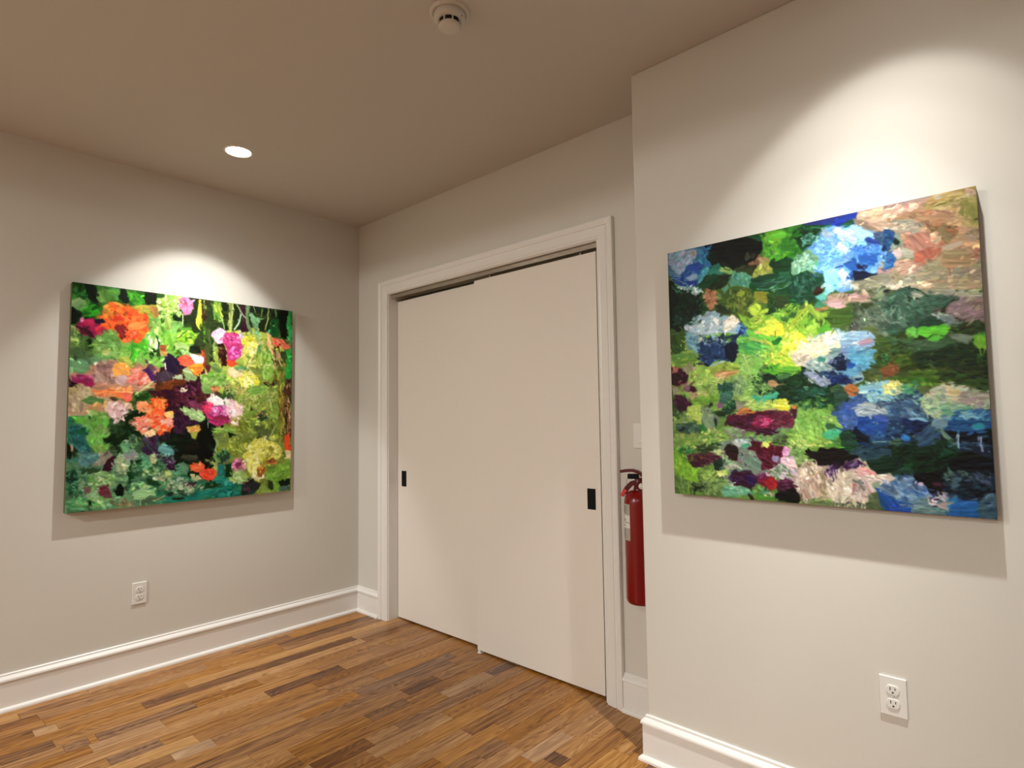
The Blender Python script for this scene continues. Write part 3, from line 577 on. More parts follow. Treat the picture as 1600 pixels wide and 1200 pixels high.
STROKES_A = '''
p 573 352 -1 0 1424,473 1370,855 1202,1194 940,1448 614,1587 265,1594 -66,1468 -339,1225 -520,893 -588,513 -535,131 -367,-208 -105,-462 221,-601 571,-608 901,-482 1174,-239 1355,93
p 251 372 -8 8 229,51 221,91 196,128 157,159 109,179 58,186 10,180 -30,160 -57,131 -67,94 -59,54 -34,17 5,-14 53,-34 104,-42 152,-35 192,-16 219,14
p 362 583 -7 8 421,47 412,95 382,140 337,176 281,200 220,208 163,200 116,176 85,140 74,95 83,47 112,2 158,-34 214,-58 275,-66 332,-58 379,-34 410,2
p 574 8a5 -5 8 252,251 244,284 219,315 180,339 132,355 80,359 31,352 -9,335 -36,308 -45,277 -37,244 -12,213 27,188 75,173 127,168 176,175 216,193 243,219
p 7b4 9c6 -5 8 455,209 446,260 419,306 375,343 322,365 264,370 210,358 165,330 136,289 124,240 133,190 161,143 204,107 258,85 316,79 370,91 415,120 444,161
p 697 7a7 -3 5 229,355 221,369 196,382 159,393 114,400 65,403 19,401 -19,395 -43,385 -52,372 -44,358 -20,345 17,335 63,327 112,324 158,326 195,333 220,343
p c98 b86 -2 8 364,403 354,430 322,455 273,475 213,487 149,490 89,483 39,468 7,445 -5,419 6,392 37,367 86,347 146,335 210,332 270,339 320,354 352,376
p ad6 8b4 -8 9 522,9 515,62 492,106 458,134 420,140 385,122 361,84 351,34 359,-19 381,-64 415,-92 453,-97 488,-79 513,-41
p 231 342 -7 10 788,49 777,106 744,159 693,202 630,229 563,238 499,226 446,196 412,151 399,97 410,40 443,-13 494,-56 557,-83 625,-92 689,-80 741,-50 775,-6
p 231 452 -7 10 1002,22 990,82 953,138 897,183 827,212 753,222 683,210 626,179 588,132 574,75 586,15 623,-41 679,-86 748,-115 823,-124 893,-113 950,-82 988,-35
p 6a3 341 -5 9 621,218 610,274 579,320 534,348 482,352 436,332 403,292 391,239 401,183 432,137 478,109 529,105 576,125 608,165
p cd6 ab4 -3 13 957,296 946,358 914,414 864,457 802,482 736,486 673,469 622,432 588,380 576,320 586,258 619,202 669,159 731,134 797,130 859,147 910,184 944,236
p 8a4 bc5 -3 12 738,335 727,389 696,434 649,460 597,463 550,442 517,401 505,348 515,294 547,250 593,223 645,220 693,242 726,282
p 312 421 -2 9 572,417 565,450 543,479 510,501 468,514 424,516 382,506 348,486 325,459 317,427 324,395 345,366 379,344 420,331 465,329 507,339 541,358 564,386
p 9a4 894 -2 10 974,375 966,429 944,477 910,513 868,533 823,535 780,519 745,486 722,440 714,387 721,333 743,286 777,249 819,229 864,227 907,244 942,277 965,322
p ba8 ca8 0 9 228,566 220,595 197,620 161,639 117,649 70,649 25,639 -11,620 -36,595 -45,566 -37,537 -14,511 22,492 66,482 113,482 158,492 194,511 219,537
p 475 286 3 8 172,757 166,812 148,860 118,894 82,912 42,910 5,888 -27,851 -48,801 -56,745 -51,690 -32,643 -3,608 34,591 74,593 111,614 142,652 163,702
p 342 464 2 9 340,716 334,774 314,824 281,861 241,879 198,877 157,856 123,816 100,765 91,706 97,649 118,599 150,562 190,543 233,545 274,567 308,606 331,658
p 586 7a7 5 9 463,953 447,1008 399,1053 325,1083 233,1093 134,1083 41,1054 -35,1010 -86,955 -104,896 -88,841 -40,796 34,766 126,756 225,765 318,794 394,839 445,894
p 364 697 4 9 481,877 474,928 452,971 417,1001 374,1016 328,1012 284,991 248,955 223,908 214,856 221,805 243,762 278,731 322,717 368,721 412,742 448,778 472,825
p 312 522 0 10 645,565 637,610 613,650 575,679 527,695 477,695 429,679 390,650 364,610 354,565 362,520 387,481 425,452 472,436 523,436 570,451 610,481 636,520
p 010 121 2 10 726,731 716,794 687,849 642,888 585,908 525,906 468,882 421,838 389,781 378,718 387,655 416,600 462,561 518,541 579,543 636,567 683,611 714,668
p 9a4 783 0 11 1045,625 1034,693 1000,752 947,796 881,819 812,818 746,794 691,749 656,688 643,620 654,551 688,492 741,448 806,425 876,426 942,450 996,496 1032,556
p 784 893 3 11 868,794 860,850 832,898 790,933 738,949 682,946 629,924 586,885 557,834 547,777 555,721 583,673 625,639 677,622 733,625 786,647 829,686 858,737
p 9a4 783 4 11 1079,925 1068,982 1033,1031 980,1065 914,1080 843,1074 777,1048 722,1006 686,952 673,892 685,835 719,786 773,752 839,737 910,743 976,769 1031,811 1066,865
p 275 486 5 10 804,986 789,1014 747,1035 681,1047 600,1049 514,1040 433,1022 367,997 324,967 308,937 323,910 365,889 431,877 511,875 597,883 678,901 745,927 788,956
k 39 78 48 2 -7 68 40 42 9 -41 60 151 263 384 130 5a3
p 020 010 80 3 55,7 86,6 91,41 88,71 95,83 78,84 63,71 57,41
p 583 7a5 61 4 87,32 119,10 155,13 152,40 135,65 120,80 95,79 88,58
p 9b8 6a5 -30 3 0,80 29,63 57,89 68,117 40,121 13,107 -1,101
p 3a1 160 -35 3 17,132 54,115 78,94 103,100 97,131 65,139 38,142
k 75 112 32 1 -4 26 14 39 6 -30 20 4b2 6c3 2a1
p 010 020 -7 3 -3,105 13,124 41,138 41,155 18,162 0,185
p 020 121 70 2 170,6 204,1 209,54 194,65 179,58
p 4a2 6c3 39 3 208,9 246,12 278,26 278,53 248,85 220,52 208,36
p 110 120 88 3 279,3 323,1 330,55 286,61 278,35
p 9a3 cb4 -7 3 236,86 271,70 330,55 335,96 303,118 272,113
p a63 b84 60 3 302,68 327,74 332,120 311,117
k 359 70 33 1 -4 65 40 26 8 79 60 cf9 ad5 efb 8b5 241
p 8b4 bd6 60 5 334,27 391,0 396,84 360,93 339,72
p bd7 9b5 70 4 348,108 385,113 386,169 361,176
k 329 203 48 1 -5 69 60 26 9 60 80 9d6 6b3 bf7 5a4 dfa
p 7b3 9d5 70 6 333,184 397,177 399,261 351,256 330,221
k 310 246 36 1 -3 36 25 21 7 61 60 dfb bd8 8b6 fff
k 313 168 24 1 -3 55 16 26 9 79 30 8a5 9b6 7a5
s 6.0 ef9 328,161 325,194
s 3.9 253 325,203 336,239 337,294
s 2.9 352 234,248 233,284 224,320
p 4b2 6d3 75 5 236,239 290,220 295,270 252,291 242,346 226,320
k 252 264 35 1 -3 40 22 29 7 70 40 4b2 7d4 5a3 3a2
p a15 714 30 3 31,162 72,153 90,162 119,180 118,206 103,225 82,238 60,229 33,215 15,196 18,179
p 512 413 30 3 15,192 42,197 81,223 89,237 60,229 29,213
p d26 b15 36 2 41,163 76,159 87,188 66,186
p c24 e35 -39 2 91,192 123,184 116,206 95,213
s 4.6 f9c 31,164 35,166
p f71 f61 -6 7 135,71 179,63 220,70 240,90 272,104 288,125 284,157 283,189 270,218 236,239 198,251 179,235 175,209 156,194 130,192 105,186 107,125 118,106 135,91
k 180 111 63 1 -8 40 60 24 9 4 80 f82 f61 f93 e51 fa4
k 230 150 57 1 -7 54 60 25 8 -6 80 f62 f84 e41 f73 d30
k 224 213 42 1 -4 31 40 16 6 -5 90 f51 f74 e41 f86
p d31 e41 -6 3 195,145 193,149 186,154 176,157 164,158 154,157 146,155 144,151 146,147 153,142 164,139 175,138 186,139 193,141
p f94 fa5 -17 3 276,156 273,161 264,168 251,175 236,179 222,182 212,181 208,177 210,171 219,165 232,158 247,153 261,151 272,152
p 822 a31 23 3 202,195 198,199 191,200 182,199 173,195 166,189 162,183 161,177 165,174 172,172 181,174 190,178 197,184 202,190
p 923 721 61 2 159,184 182,182 197,207 183,235 175,214
p 213 312 -6 2 88,158 115,148 123,167 101,173 91,170
p 462 352 80 2 63,242 71,245 73,296 55,302 53,273
p 020 131 80 2 57,247 68,246 72,288 64,297 56,285
p 7a5 694 -4 3 124,206 153,207 175,227 186,270 173,306 148,334 105,337 80,313 72,262 78,236 103,225
k 125 275 47 1 -4 52 40 43 9 19 70 7b6 8b5 694 9c7
p cd8 ab6 -4 3 146,299 144,307 140,313 133,317 126,318 120,315 115,309 113,302 115,294 119,288 125,284 133,283 139,286 144,292
p 464 574 -4 3 3,302 51,256 52,307 77,317 36,346 2,348
k 20 250 20 1 -2 34 20 19 5 71 60 ad7 362 7a5 464
s 3.0 cd9 0,193 12,200 9,234
p 697 7a7 -3 2 2,348 77,339 82,390 55,404 4,402
p 6a4 485 -8 3 185,22 182,30 174,37 163,42 150,44 138,43 129,38 126,31 129,23 137,15 149,10 162,8 174,10 182,15
p ffd eed 43 1 81,353 91,342 99,352 85,364
k 143 391 58 1 -3 52 60 36 9 53 30 b98 a88 caa 866 977
p b98 caa 62 2 100,397 129,413 137,447 101,431
p caa dbb 52 2 179,398 202,401 221,422 195,454 173,437
p a87 b98 62 2 140,417 158,429 166,451 140,447
p fa4 fc7 31 3 157,368 178,345 212,343 227,378 224,400 194,388 168,403
k 197 362 30 0 -2 18 14 20 6 31 60 fb5 fd9 f93
p 9a4 bc5 42 3 177,319 215,316 234,346 239,364 208,343 174,337
p f98 e76 -35 3 235,373 266,362 278,393 314,409 263,443 229,448 221,431 247,399
k 267 416 50 1 -2 31 30 37 6 -40 20 f98 fba e65 fcb
p 937 a15 21 4 9,414 48,412 83,415 97,444 73,462 56,442 21,439
k 48 421 41 0 -2 13 14 34 5 9 15 a48 b37 825 c69
p 201 302 -2 2 1,423 15,443 35,447 22,464 2,462
s 1.9 ba8 5,402 9,422 7,454
p ba7 cb9 80 3 2,466 39,451 73,454 92,500 3,502
p 537 415 70 3 270,375 297,356 317,377 334,408 326,427 293,388
p 645 856 70 3 280,316 308,337 329,368 317,382 297,351
p 213 324 70 3 368,324 384,290 400,303 402,382 365,361
p 434 656 61 3 329,395 365,366 402,392 375,420 338,431
p 631 841 -1 3 318,445 402,415 404,493 308,495
s 6.1 fde 367,333 369,361
k 331 294 32 1 -2 27 20 26 6 61 60 241 352 695 130
p ca5 eb7 29 3 343,261 371,254 368,296 343,293
p b62 953 -4 3 347,256 375,254 372,282 347,279
s 4.2 cd9 318,423 279,460 249,488
s 3.3 353 295,464 265,496
k 420 47 25 1 -3 57 30 18 6 38 90 df9 9c5 bd7 fff
p d8b e9c -7 3 432,3 462,-4 489,9 487,53 468,79 446,82 429,60 420,38
k 454 38 30 1 -4 33 24 14 5 -7 90 f9c d7a fbe c68
p b47 c69 -8 2 459,28 458,34 455,39 450,42 445,43 441,41 438,36 436,31 437,25 440,20 445,17 450,16 454,18 457,22
p e9b fbd -8 1 454,29 454,32 452,35 450,36 448,37 446,36 444,34 444,31 444,28 445,25 448,24 450,23 452,24 453,26
s 4.1 dfb 440,87 441,144
p 321 542 88 4 524,1 569,-3 567,111 554,180 544,113 526,106
p 231 342 89 4 560,8 588,4 590,108 582,197 584,295 557,345 550,210
p 452 563 87 3 549,152 572,149 569,247 561,326 552,326
p dd3 ef4 87 2 511,3 524,4 523,77 526,120 527,164 508,117 506,98 509,59
k 543 30 9 1 -1 34 12 19 3 87 10 ad7 684 231
p 583 8b4 74 3 583,0 621,2 626,44 617,95 589,98
k 607 51 23 1 -3 50 24 43 7 74 20 9b4 cd5 362 bc4
p 121 231 87 2 630,3 659,-1 655,55 640,57
p bc6 895 84 2 661,4 683,1 679,52 670,124 661,150 660,90
s 6.9 cd8 683,6 670,99 665,139
p 231 120 87 2 683,6 712,2 708,74 684,97
p 312 423 84 3 712,7 747,2 743,80 754,140 714,155 718,83
s 6.0 9a8 697,4 728,51 758,88
s 7.0 bdb 723,52 709,99 685,137
s 5.3 ad8 627,84 637,142
s 3.6 9b6 782,-2 798,42
p 121 232 -7 3 762,0 968,-6 947,66 866,65 813,35 773,51
k 866 28 48 0 -6 32 16 37 6 84 20 452 231 674 121
p 8b8 6a7 58 3 763,52 788,44 798,73 845,63 814,92 809,124 820,175 800,177 789,126 773,87
p 9c9 7b8 47 2 763,52 783,44 793,69 778,76
p 796 8a7 84 2 747,2 764,5 763,88 774,138 769,154 753,110
s 6.3 9a6 860,8 861,66 846,120
s 4.2 8a5 829,17 824,55
s 5.3 795 897,8 903,45
p 163 152 84 3 877,75 914,65 925,101 926,144 888,147 877,117
k 898 104 24 0 -3 37 16 16 5 79 50 164 5b8 031 eeb
p 010 121 87 3 916,1 968,-1 970,172 937,159 925,69
p 3a5 4b6 87 2 968,-4 1002,-3 998,180 973,171
p 3a5 2b4 87 2 968,231 998,212 997,380 967,381 963,296
s 4.4 2a3 988,13 989,105
p 463 573 87 2 910,145 937,159 932,175
p 9c3 7a2 -16 3 414,194 452,162 491,158 507,190 501,224 471,236 436,235 415,218
k 461 197 43 1 -4 33 50 20 5 -26 80 be3 8d2 cf6 6a1 df7
s 3.1 352 415,208 436,192 461,166
s 2.7 462 453,219 479,188
p 9c7 7b5 60 4 396,121 413,133 422,165 410,185 397,187
p 8b6 6a4 60 3 413,133 430,122 439,149 427,165
p bd8 9c6 17 4 398,233 432,230 471,246 472,274 437,258 408,270
p 9c7 bea 17 3 433,268 467,265 481,288 446,291
p 131 020 15 3 396,88 430,103 438,116 396,116
p 231 342 27 5 464,99 503,94 540,153 542,250 511,271 484,264 501,224 505,185 482,154
k 537 226 27 1 -2 44 14 33 7 59 40 231 452 342
p 121 231 28 3 471,246 519,232 524,280 476,274
p ebd fce -5 4 586,153 613,133 642,157 638,192 633,212 615,234 596,206 582,178
k 614 180 28 1 -3 40 24 16 6 59 70 fff fbe e9c fdf
p c38 d59 -4 4 640,157 685,157 710,170 715,205 740,228 736,264 711,286 692,313 654,295 648,236 628,203
k 676 199 38 1 -4 40 34 17 7 37 90 d49 b27 f8d e5a c26
k 710 180 20 0 -2 25 12 15 6 26 60 fbe fdf
k 701 257 39 1 -3 35 30 17 7 38 90 d6b e8d b38 c4a f9d
p d31 e52 -3 3 644,298 687,303 697,317 669,334 652,325
p 311 522 79 3 596,221 633,212 648,271 647,330 621,332 606,284
k 620 273 19 1 -1 44 16 19 6 79 30 422 632 211 853
s 2.9 8a6 599,225 607,303 617,357
s 3.8 9b7 587,217 581,256
p dd3 ee5 -5 4 724,179 764,155 795,172 810,197 790,229 760,242 735,224 720,195
k 759 191 35 0 -3 31 30 17 7 37 90 ff4 ee3 ffa dc2
p ffa ff6 37 5 790,188 826,195 786,261 755,263
k 776 261 60 1 -4 61 70 36 6 -52 40 ee8 cd5 ffb ab5 dd4
k 848 287 47 1 -3 68 50 42 5 79 60 cd6 9b4 ee8 8a3 583
p ad6 8b4 79 4 832,252 889,221 896,326 881,400 849,386 828,330
k 869 302 37 1 -2 73 30 37 7 68 50 ad6 8b4 ce8 7a3
s 3.1 ffb 831,184 766,293 747,365
s 2.6 ee9 816,222 868,254
s 2.6 efa 827,258 827,309 880,306
p 7a5 596 68 2 816,207 836,194 816,248 801,249
p 585 6a6 -3 2 688,338 727,321 747,345 717,357 693,348
p 795 684 18 3 580,334 598,319 622,357 613,372 585,359
k 757 390 55 1 -2 41 50 25 9 18 80 ff6 ffa ee4 dd5
p ffb ff8 -2 5 727,381 777,353 803,383 793,424 753,436 728,417
p ff4 ee3 28 3 798,388 828,397 813,434 793,424
p fda fc9 -23 5 654,340 688,343 727,351 732,371 698,393 669,389
k 693 363 39 0 -2 25 20 25 7 -23 40 fdb fba ffc
p e64 f86 14 4 883,164 926,160 965,183 998,191 987,213 971,220 927,208 889,206
k 932 186 49 0 -4 19 24 22 6 14 50 f75 d43 fa8 e54
p fc9 ec9 57 4 856,135 883,148 884,216 916,251 884,253 857,193
k 916 267 27 1 -2 58 26 43 5 79 20 ca8 653 eb9 421
p 452 341 84 3 932,228 965,237 960,301 938,271
p 893 7a3 87 4 901,342 928,314 950,350 957,482 914,483
k 929 388 27 1 -1 79 30 43 5 84 15 995 772 bb4 552
p 311 512 84 3 849,402 870,422 881,437 855,422
p 422 633 84 3 886,411 905,399 897,426
p 532 643 87 3 967,386 995,390 995,482 957,482 967,429
k 978 429 15 0 -1 43 16 27 4 84 15 b86 531 eb9 320
p f75 e53 -3 4 425,306 463,294 494,316 499,334 469,341 447,342 426,330
k 459 318 34 0 -2 24 26 16 5 29 70 f86 e42 f64 d31
p fff fde 18 4 472,284 502,289 534,299 539,327 508,339 490,316
p f81 fa2 -3 3 460,346 495,335 534,332 531,371 504,391 487,378
k 499 358 35 0 -2 24 20 16 5 18 60 f72 fb3 f51 fd5
p bc9 9b7 19 4 439,366 464,351 491,383 513,396 505,411 470,403 448,389
p a42 732 60 2 517,261 546,254 556,292 566,345 557,365 539,337
p 512 623 79 2 552,336 575,344 562,379
p fa9 fcb 60 2 544,361 562,374 553,382
p 213 324 60 3 400,303 425,320 430,353 418,377 401,382
p ac7 8a5 -2 5 518,386 585,373 641,385 651,429 591,456 532,462 527,424
k 590 407 60 1 -2 39 50 28 8 8 60 bd8 8c5 6a3 9b6
p 8a6 7a5 -1 3 532,448 577,437 586,466 546,481
p c85 b74 -1 2 572,442 609,438 614,455 582,466
p 302 524 70 3 462,431 518,415 524,491 459,492
k 488 449 30 1 -1 38 20 23 6 70 40 413 735 201 846
p 9a8 ab9 -2 2 401,387 439,380 448,413 402,410
p 731 631 -2 3 402,410 453,417 449,436 403,443
p ffb eed -1 2 436,451 454,455 458,469 443,469
k 680 443 67 1 -2 35 60 39 4 -42 60 9a5 cd8 564 ab5 da7
k 819 449 62 0 -2 31 40 31 8 8 60 9b5 ac6 7a4
p 8b5 7a4 -1 4 763,441 819,429 850,464 794,475
p cb9 ba8 80 4 0,474 51,473 78,505 71,533 38,566 7,543
k 33 515 34 1 -1 51 40 33 8 76 30 cb9 ba8 dca 987
p f84 f96 -7 4 81,472 235,467 223,497 211,517 178,508 129,494 93,486
k 153 484 69 0 -2 14 26 53 7 -1 10 f85 f73 fa6
p f54 f76 -45 3 202,488 231,477 228,507 211,522
p da6 c96 0 3 130,513 154,527 139,556 107,580 76,570 83,538
p 695 574 0 2 44,524 78,500 98,509 125,509 128,530 102,528 75,540
p 543 432 0 2 153,501 182,505 170,518
p dbb caa 62 4 154,523 195,522 228,531 229,570 213,600 188,614 159,590 147,556
k 187 566 37 1 0 39 26 22 7 62 60 ecc dab c99 fdd
p 7a5 6b4 63 6 16,593 80,589 103,566 147,570 156,614 141,661 159,738 112,754 84,715 67,650 36,626
k 105 651 51 2 1 80 60 30 9 63 60 7b5 6a4 8c7 9b6
p 377 266 55 5 4,621 32,626 67,645 72,696 80,734 51,760 32,750 19,694
k 41 677 30 2 1 60 50 21 7 63 50 266 388 155 477
p 164 053 63 2 33,653 70,640 63,673 44,668
p 9b5 7a5 63 3 95,716 126,712 143,742 108,754
p 588 699 36 5 43,760 88,744 116,754 97,791 71,807 44,796
k 74 771 38 1 2 32 30 21 7 26 60 588 477 7a9 478
p 010 121 80 2 2,703 20,731 10,776 2,748
p 231 130 64 2 21,713 35,732 32,764 22,749
p ba8 ca9 80 2 15,703 25,713 20,736 12,731
p 131 020 1 4 188,599 213,590 229,561 263,556 298,580 289,595 259,585 243,629 278,650 274,679 240,693 211,701 194,691 200,740 196,763 175,743 170,700 142,704 137,675 165,671 156,628 189,653 210,634 188,614
k 214 658 46 1 1 34 30 18 6 1 60 131 243 020 352
p 242 353 1 3 152,628 181,633 186,662 161,661
p fa7 f96 -23 6 249,526 288,516 315,550 311,575 280,566 254,551
p f62 f41 0 5 309,505 358,494 368,545 369,571 396,565 406,632 362,667 325,641 298,600 306,566 337,555
k 341 530 40 1 0 35 34 24 6 61 90 f83 f61 fa5 f41
k 347 606 49 1 0 45 60 28 7 43 90 f41 f62 f85 e31 fa7
p fa8 f97 -10 4 234,600 268,585 302,595 312,630 300,675 278,679 273,635 251,625
k 277 620 43 1 1 35 30 37 6 -22 40 fa8 fba f86 e65
p fc9 fda 62 4 282,665 317,650 344,666 313,685 287,684
p fc6 fd8 32 4 369,571 400,555 405,586 383,591
p fdc fcb 0 1 349,608 365,603 370,616 356,621
p f98 fa9 22 3 369,596 406,596 407,637 379,642
p 251 130 -1 2 248,497 283,486 300,476 296,511 266,511
p 412 302 -1 2 295,466 403,463 405,550 382,540 362,494 322,495
k 61 857 61 1 5 46 70 25 8 47 70 253 475 7a8 364 9b8
p 9b8 7a7 46 6 72,868 118,829 145,827 162,875 187,901 131,905 100,893
k 126 868 51 1 4 38 50 21 7 16 60 8b6 ad9 6a5 cda
p 998 a98 63 4 112,754 159,742 176,767 152,794 113,801 90,795
p 413 312 71 3 160,766 176,757 179,805 157,832 133,821 144,794
p ab8 bca 71 5 172,776 205,778 227,828 219,851 194,849 177,824
k 209 807 45 1 3 43 50 22 7 63 60 9b9 cdb 7a8 687
p 9aa 798 3 4 254,762 252,772 245,780 235,784 224,784 214,778 207,770 204,759 206,749 213,741 223,736 234,737 244,742 252,751
k 234 770 25 1 1 29 24 15 5 45 90 897 bcb 576 a99
p 5a7 7b9 62 4 264,806 293,783 325,810 312,839 278,846 257,859
p 152 031 71 3 227,838 255,786 280,783 260,825 248,868 224,895
p 7b8 586 35 4 191,710 224,707 225,741 200,744
k 245 703 30 1 1 29 24 20 5 44 60 8a7 aca 465 6a6
k 303 833 57 1 4 40 60 23 7 35 60 253 7a7 364 ac8
p 435 313 2 3 292,704 326,676 357,666 349,727 346,776 319,765 289,773 267,757 267,738 301,734
k 314 715 35 1 1 35 26 28 7 62 40 424 546 312 355
p 212 323 62 2 362,667 393,657 389,688 362,707
p 6aa 7bb 13 3 363,717 390,728 409,749 409,770 373,768 350,752
p 313 425 3 4 364,793 409,749 411,856 379,844
k 378 788 36 1 2 30 20 19 7 3 60 323 576 435 9bb
p ab9 cc9 24 3 315,775 337,766 342,811 324,805
k 375 894 41 1 4 40 40 19 8 35 80 9b7 cda 575 ba8
p ded cda 26 2 317,871 337,866 342,883 324,887
p cd8 ad7 35 3 374,838 397,840 406,866 379,874
p 142 253 5 3 304,878 339,891 362,908 349,916 318,909
p 333 353 4 3 71,821 114,822 110,838 79,840
p 132 253 64 3 2,821 40,805 43,888 25,923 7,930
k 23 868 22 1 2 50 40 16 5 64 60 042 265 6a8 143
k 32 914 22 1 2 27 30 12 4 47 80 7b8 264 9ca 152
p 7b8 5a6 6 4 7,948 70,941 109,968 102,991 16,994
k 56 967 49 1 6 23 30 21 7 6 40 5a6 7b8 495 9c8
p 7b6 9c8 28 4 50,889 108,894 148,926 164,965 118,983 78,946
k 112 922 55 1 6 37 50 21 6 27 60 8b7 6a5 acb 9b8
p 734 846 27 3 112,904 143,897 156,927 128,938 112,922
k 136 920 24 0 2 19 14 13 4 37 60 612 946 a67
p 634 745 6 2 140,934 164,937 168,956 144,954
p 755 866 5 2 65,899 92,892 89,920 70,923
p 010 011 63 2 185,901 199,893 212,918 209,951 188,944 182,925
p 010 121 6 1 88,961 88,965 86,968 84,970 81,970 79,967 77,964 76,960 77,956 78,953 81,952 83,952 86,954 88,957
s 2.5 253 82,956 87,998
s 2.1 253 92,957 104,965
p 311 020 5 2 214,904 224,907 220,919
k 205 979 45 0 5 19 24 15 6 6 60 a96 865 cba 9b8
k 284 925 52 1 5 34 50 23 8 16 60 ad9 7b8 cea 5a6
p 9c8 ada 5 5 246,936 297,926 340,935 332,964 285,969 250,960
p 464 575 0 3 289,969 332,959 368,973 324,988 289,994
s 2.7 cdb 281,998 278,973
s 3.3 cc9 328,979 381,964
p 176 287 0 3 377,974 413,968 414,1003 373,999
p 112 121 5 2 376,951 413,953 408,965
k 373 989 27 0 3 10 10 19 5 6 20 485 5a8
k 450 493 62 1 -1 42 40 25 8 31 60 413 302 735 624 100
p 735 846 41 3 470,513 499,513 509,549 480,555
p 946 735 31 3 499,528 533,528 544,555 514,555
p ffb ddb -1 2 438,462 459,461 462,471 443,472
p 9b7 ad8 21 4 423,550 451,534 475,555 529,560 559,592 535,613 496,613 462,586
k 490 576 48 0 0 26 20 30 8 21 40 9b7 ac9 bd9
p 313 424 22 4 405,581 452,565 472,602 520,618 516,634 463,628 449,669 407,658
k 434 612 33 1 0 46 20 25 8 42 50 312 535 201
p da5 c94 1 3 463,638 516,634 531,650 521,663 477,659
k 496 649 34 0 1 13 14 17 5 1 40 fb6 c84 ed8
p bb4 9a5 22 3 485,670 509,668 507,697 492,691
p d37 c28 20 5 533,517 558,506 589,528 625,538 677,565 673,620 637,636 600,630 570,603 549,571
p fff fee 9 5 558,501 593,476 624,484 640,511 640,538 599,527 573,522
p fdd fcc 30 5 640,505 687,499 714,532 742,554 726,582 716,637 684,626 678,576 651,543
k 688 554 48 1 0 55 50 27 9 60 60 fee fcd fbb fff fdd
k 563 538 25 0 0 27 20 18 7 60 60 e25 d36 f57
k 625 565 52 1 0 33 44 21 7 20 60 d8c e9d b5a fbe c6a
k 631 609 47 0 0 22 30 18 6 21 60 c38 b26 e6a a15
p b27 925 10 3 584,587 615,576 662,582 667,603 631,603 600,603
s 2.6 bdb 564,597 565,645
k 842 502 127 1 -2 63 120 52 4 -50 50 cd8 9b5 8a4 eda bb6 694
k 850 611 127 1 1 92 140 52 5 69 50 ac5 793 cd7 562 9a4 683
k 717 687 70 1 2 94 100 44 5 60 50 9a4 bc5 782 cd6 671
p 353 242 20 3 804,582 837,565 867,594 832,605
k 832 582 34 0 0 17 14 19 5 29 60 eca 642 b86
p 674 563 79 6 793,638 850,634 897,669 874,697 816,701
k 637 657 57 0 1 13 24 48 3 6 30 9c5 cd8 6a3
p 8a4 9b5 19 7 889,524 925,536 920,600 884,588
s 3.5 cd8 859,450 883,519 890,559
s 2.9 cd9 908,640 874,709
p 110 221 0 1 938,524 937,528 935,531 933,533 929,533 926,531 924,528 924,524 924,520 926,517 929,515 932,515 935,517 937,520
p 431 532 87 3 960,447 991,446 993,671 957,700 939,740 944,623 961,553
k 977 565 16 1 0 100 40 48 4 87 12 b86 531 eb9 320 d97
k 944 623 18 1 0 105 30 53 5 87 12 882 542 aa4
p 863 651 87 5 924,448 960,447 961,535 938,623
k 939 494 18 1 0 53 14 42 5 84 12 993 772 bb4
p f51 f40 84 3 963,700 987,683 994,771 970,776 960,735
p ffb eda 3 3 964,776 994,780 995,824 970,823
p 010 000 61 4 521,634 565,619 576,672 596,683 598,758 609,812 599,833 559,846 544,819 518,786 470,768 464,731 483,717 517,702 516,671
p 321 010 23 3 469,721 517,707 503,754 470,752
p 8a6 9b7 79 2 597,699 604,700 600,780 614,818 604,817 595,758
p 554 443 8 2 442,777 518,781 523,797 466,793
p 020 011 1 3 669,675 706,687 685,697 674,697
p 243 353 60 5 608,780 644,761 675,778 671,811 629,824
k 634 782 41 1 2 38 34 21 6 61 60 7a6 243 9b8 4a6 bda
p bc7 9b6 61 3 553,788 583,800 609,829 620,883 604,871 589,827 563,804
s 2.6 342 576,800 576,826
p 177 288 84 2 617,829 647,828 646,885 620,883
p 031 143 84 3 650,831 679,817 683,893 651,896
p dd6 cc4 13 7 805,692 839,713 892,721 933,740 949,775 946,810 922,832 876,846 853,856 842,906 820,938 775,917 763,877 757,821 735,793 762,772 772,733
k 829 758 85 1 4 51 80 28 10 22 80 ee7 dd5 ff9 cc4 ffa
k 892 772 47 0 2 34 40 23 8 21 80 ee7 bb4 ff9
k 785 834 44 1 3 45 40 22 9 41 80 ff8 ee5 ffb
k 819 898 34 0 3 34 24 23 7 60 60 ffb ddb ffd
p bb5 aa3 3 3 841,821 875,794 864,845 847,850
p a62 c84 22 3 870,828 910,819 923,849 876,846
p b63 962 60 3 813,864 847,861 859,884 836,917 813,898
k 847 872 29 0 2 28 20 19 6 60 60 c93 841 da4
p 992 aa3 2 3 908,773 907,778 903,781 898,783 892,782 887,780 884,776 882,772 883,767 887,764 892,762 898,763 903,765 907,769
p c79 d8a 23 4 702,807 740,809 763,838 763,872 741,887 714,868 687,850 687,828
k 724 842 38 0 3 33 34 19 6 51 80 d8a eac b57 fbd
p 725 936 3 2 728,842 727,847 724,852 719,854 714,854 709,851 706,846 705,840 706,835 709,830 714,828 719,828 724,831 727,836
p ac7 bc8 24 5 672,887 709,862 741,887 763,905 759,943 720,934 678,914
k 715 901 48 0 4 33 30 27 7 24 60 bd9 8b5 ac7 cea
p f74 e63 3 4 490,821 519,807 549,825 549,851 515,859 486,846
k 517 830 29 0 2 21 20 17 6 14 60 f85 e52 fa6
p f53 e42 14 4 534,860 559,849 604,858 605,887 585,912 560,904 535,881
k 569 879 30 0 2 24 24 17 6 14 70 f64 e31 f75 d42
k 457 844 42 1 3 31 34 25 7 34 60 5a7 364 7b9 253
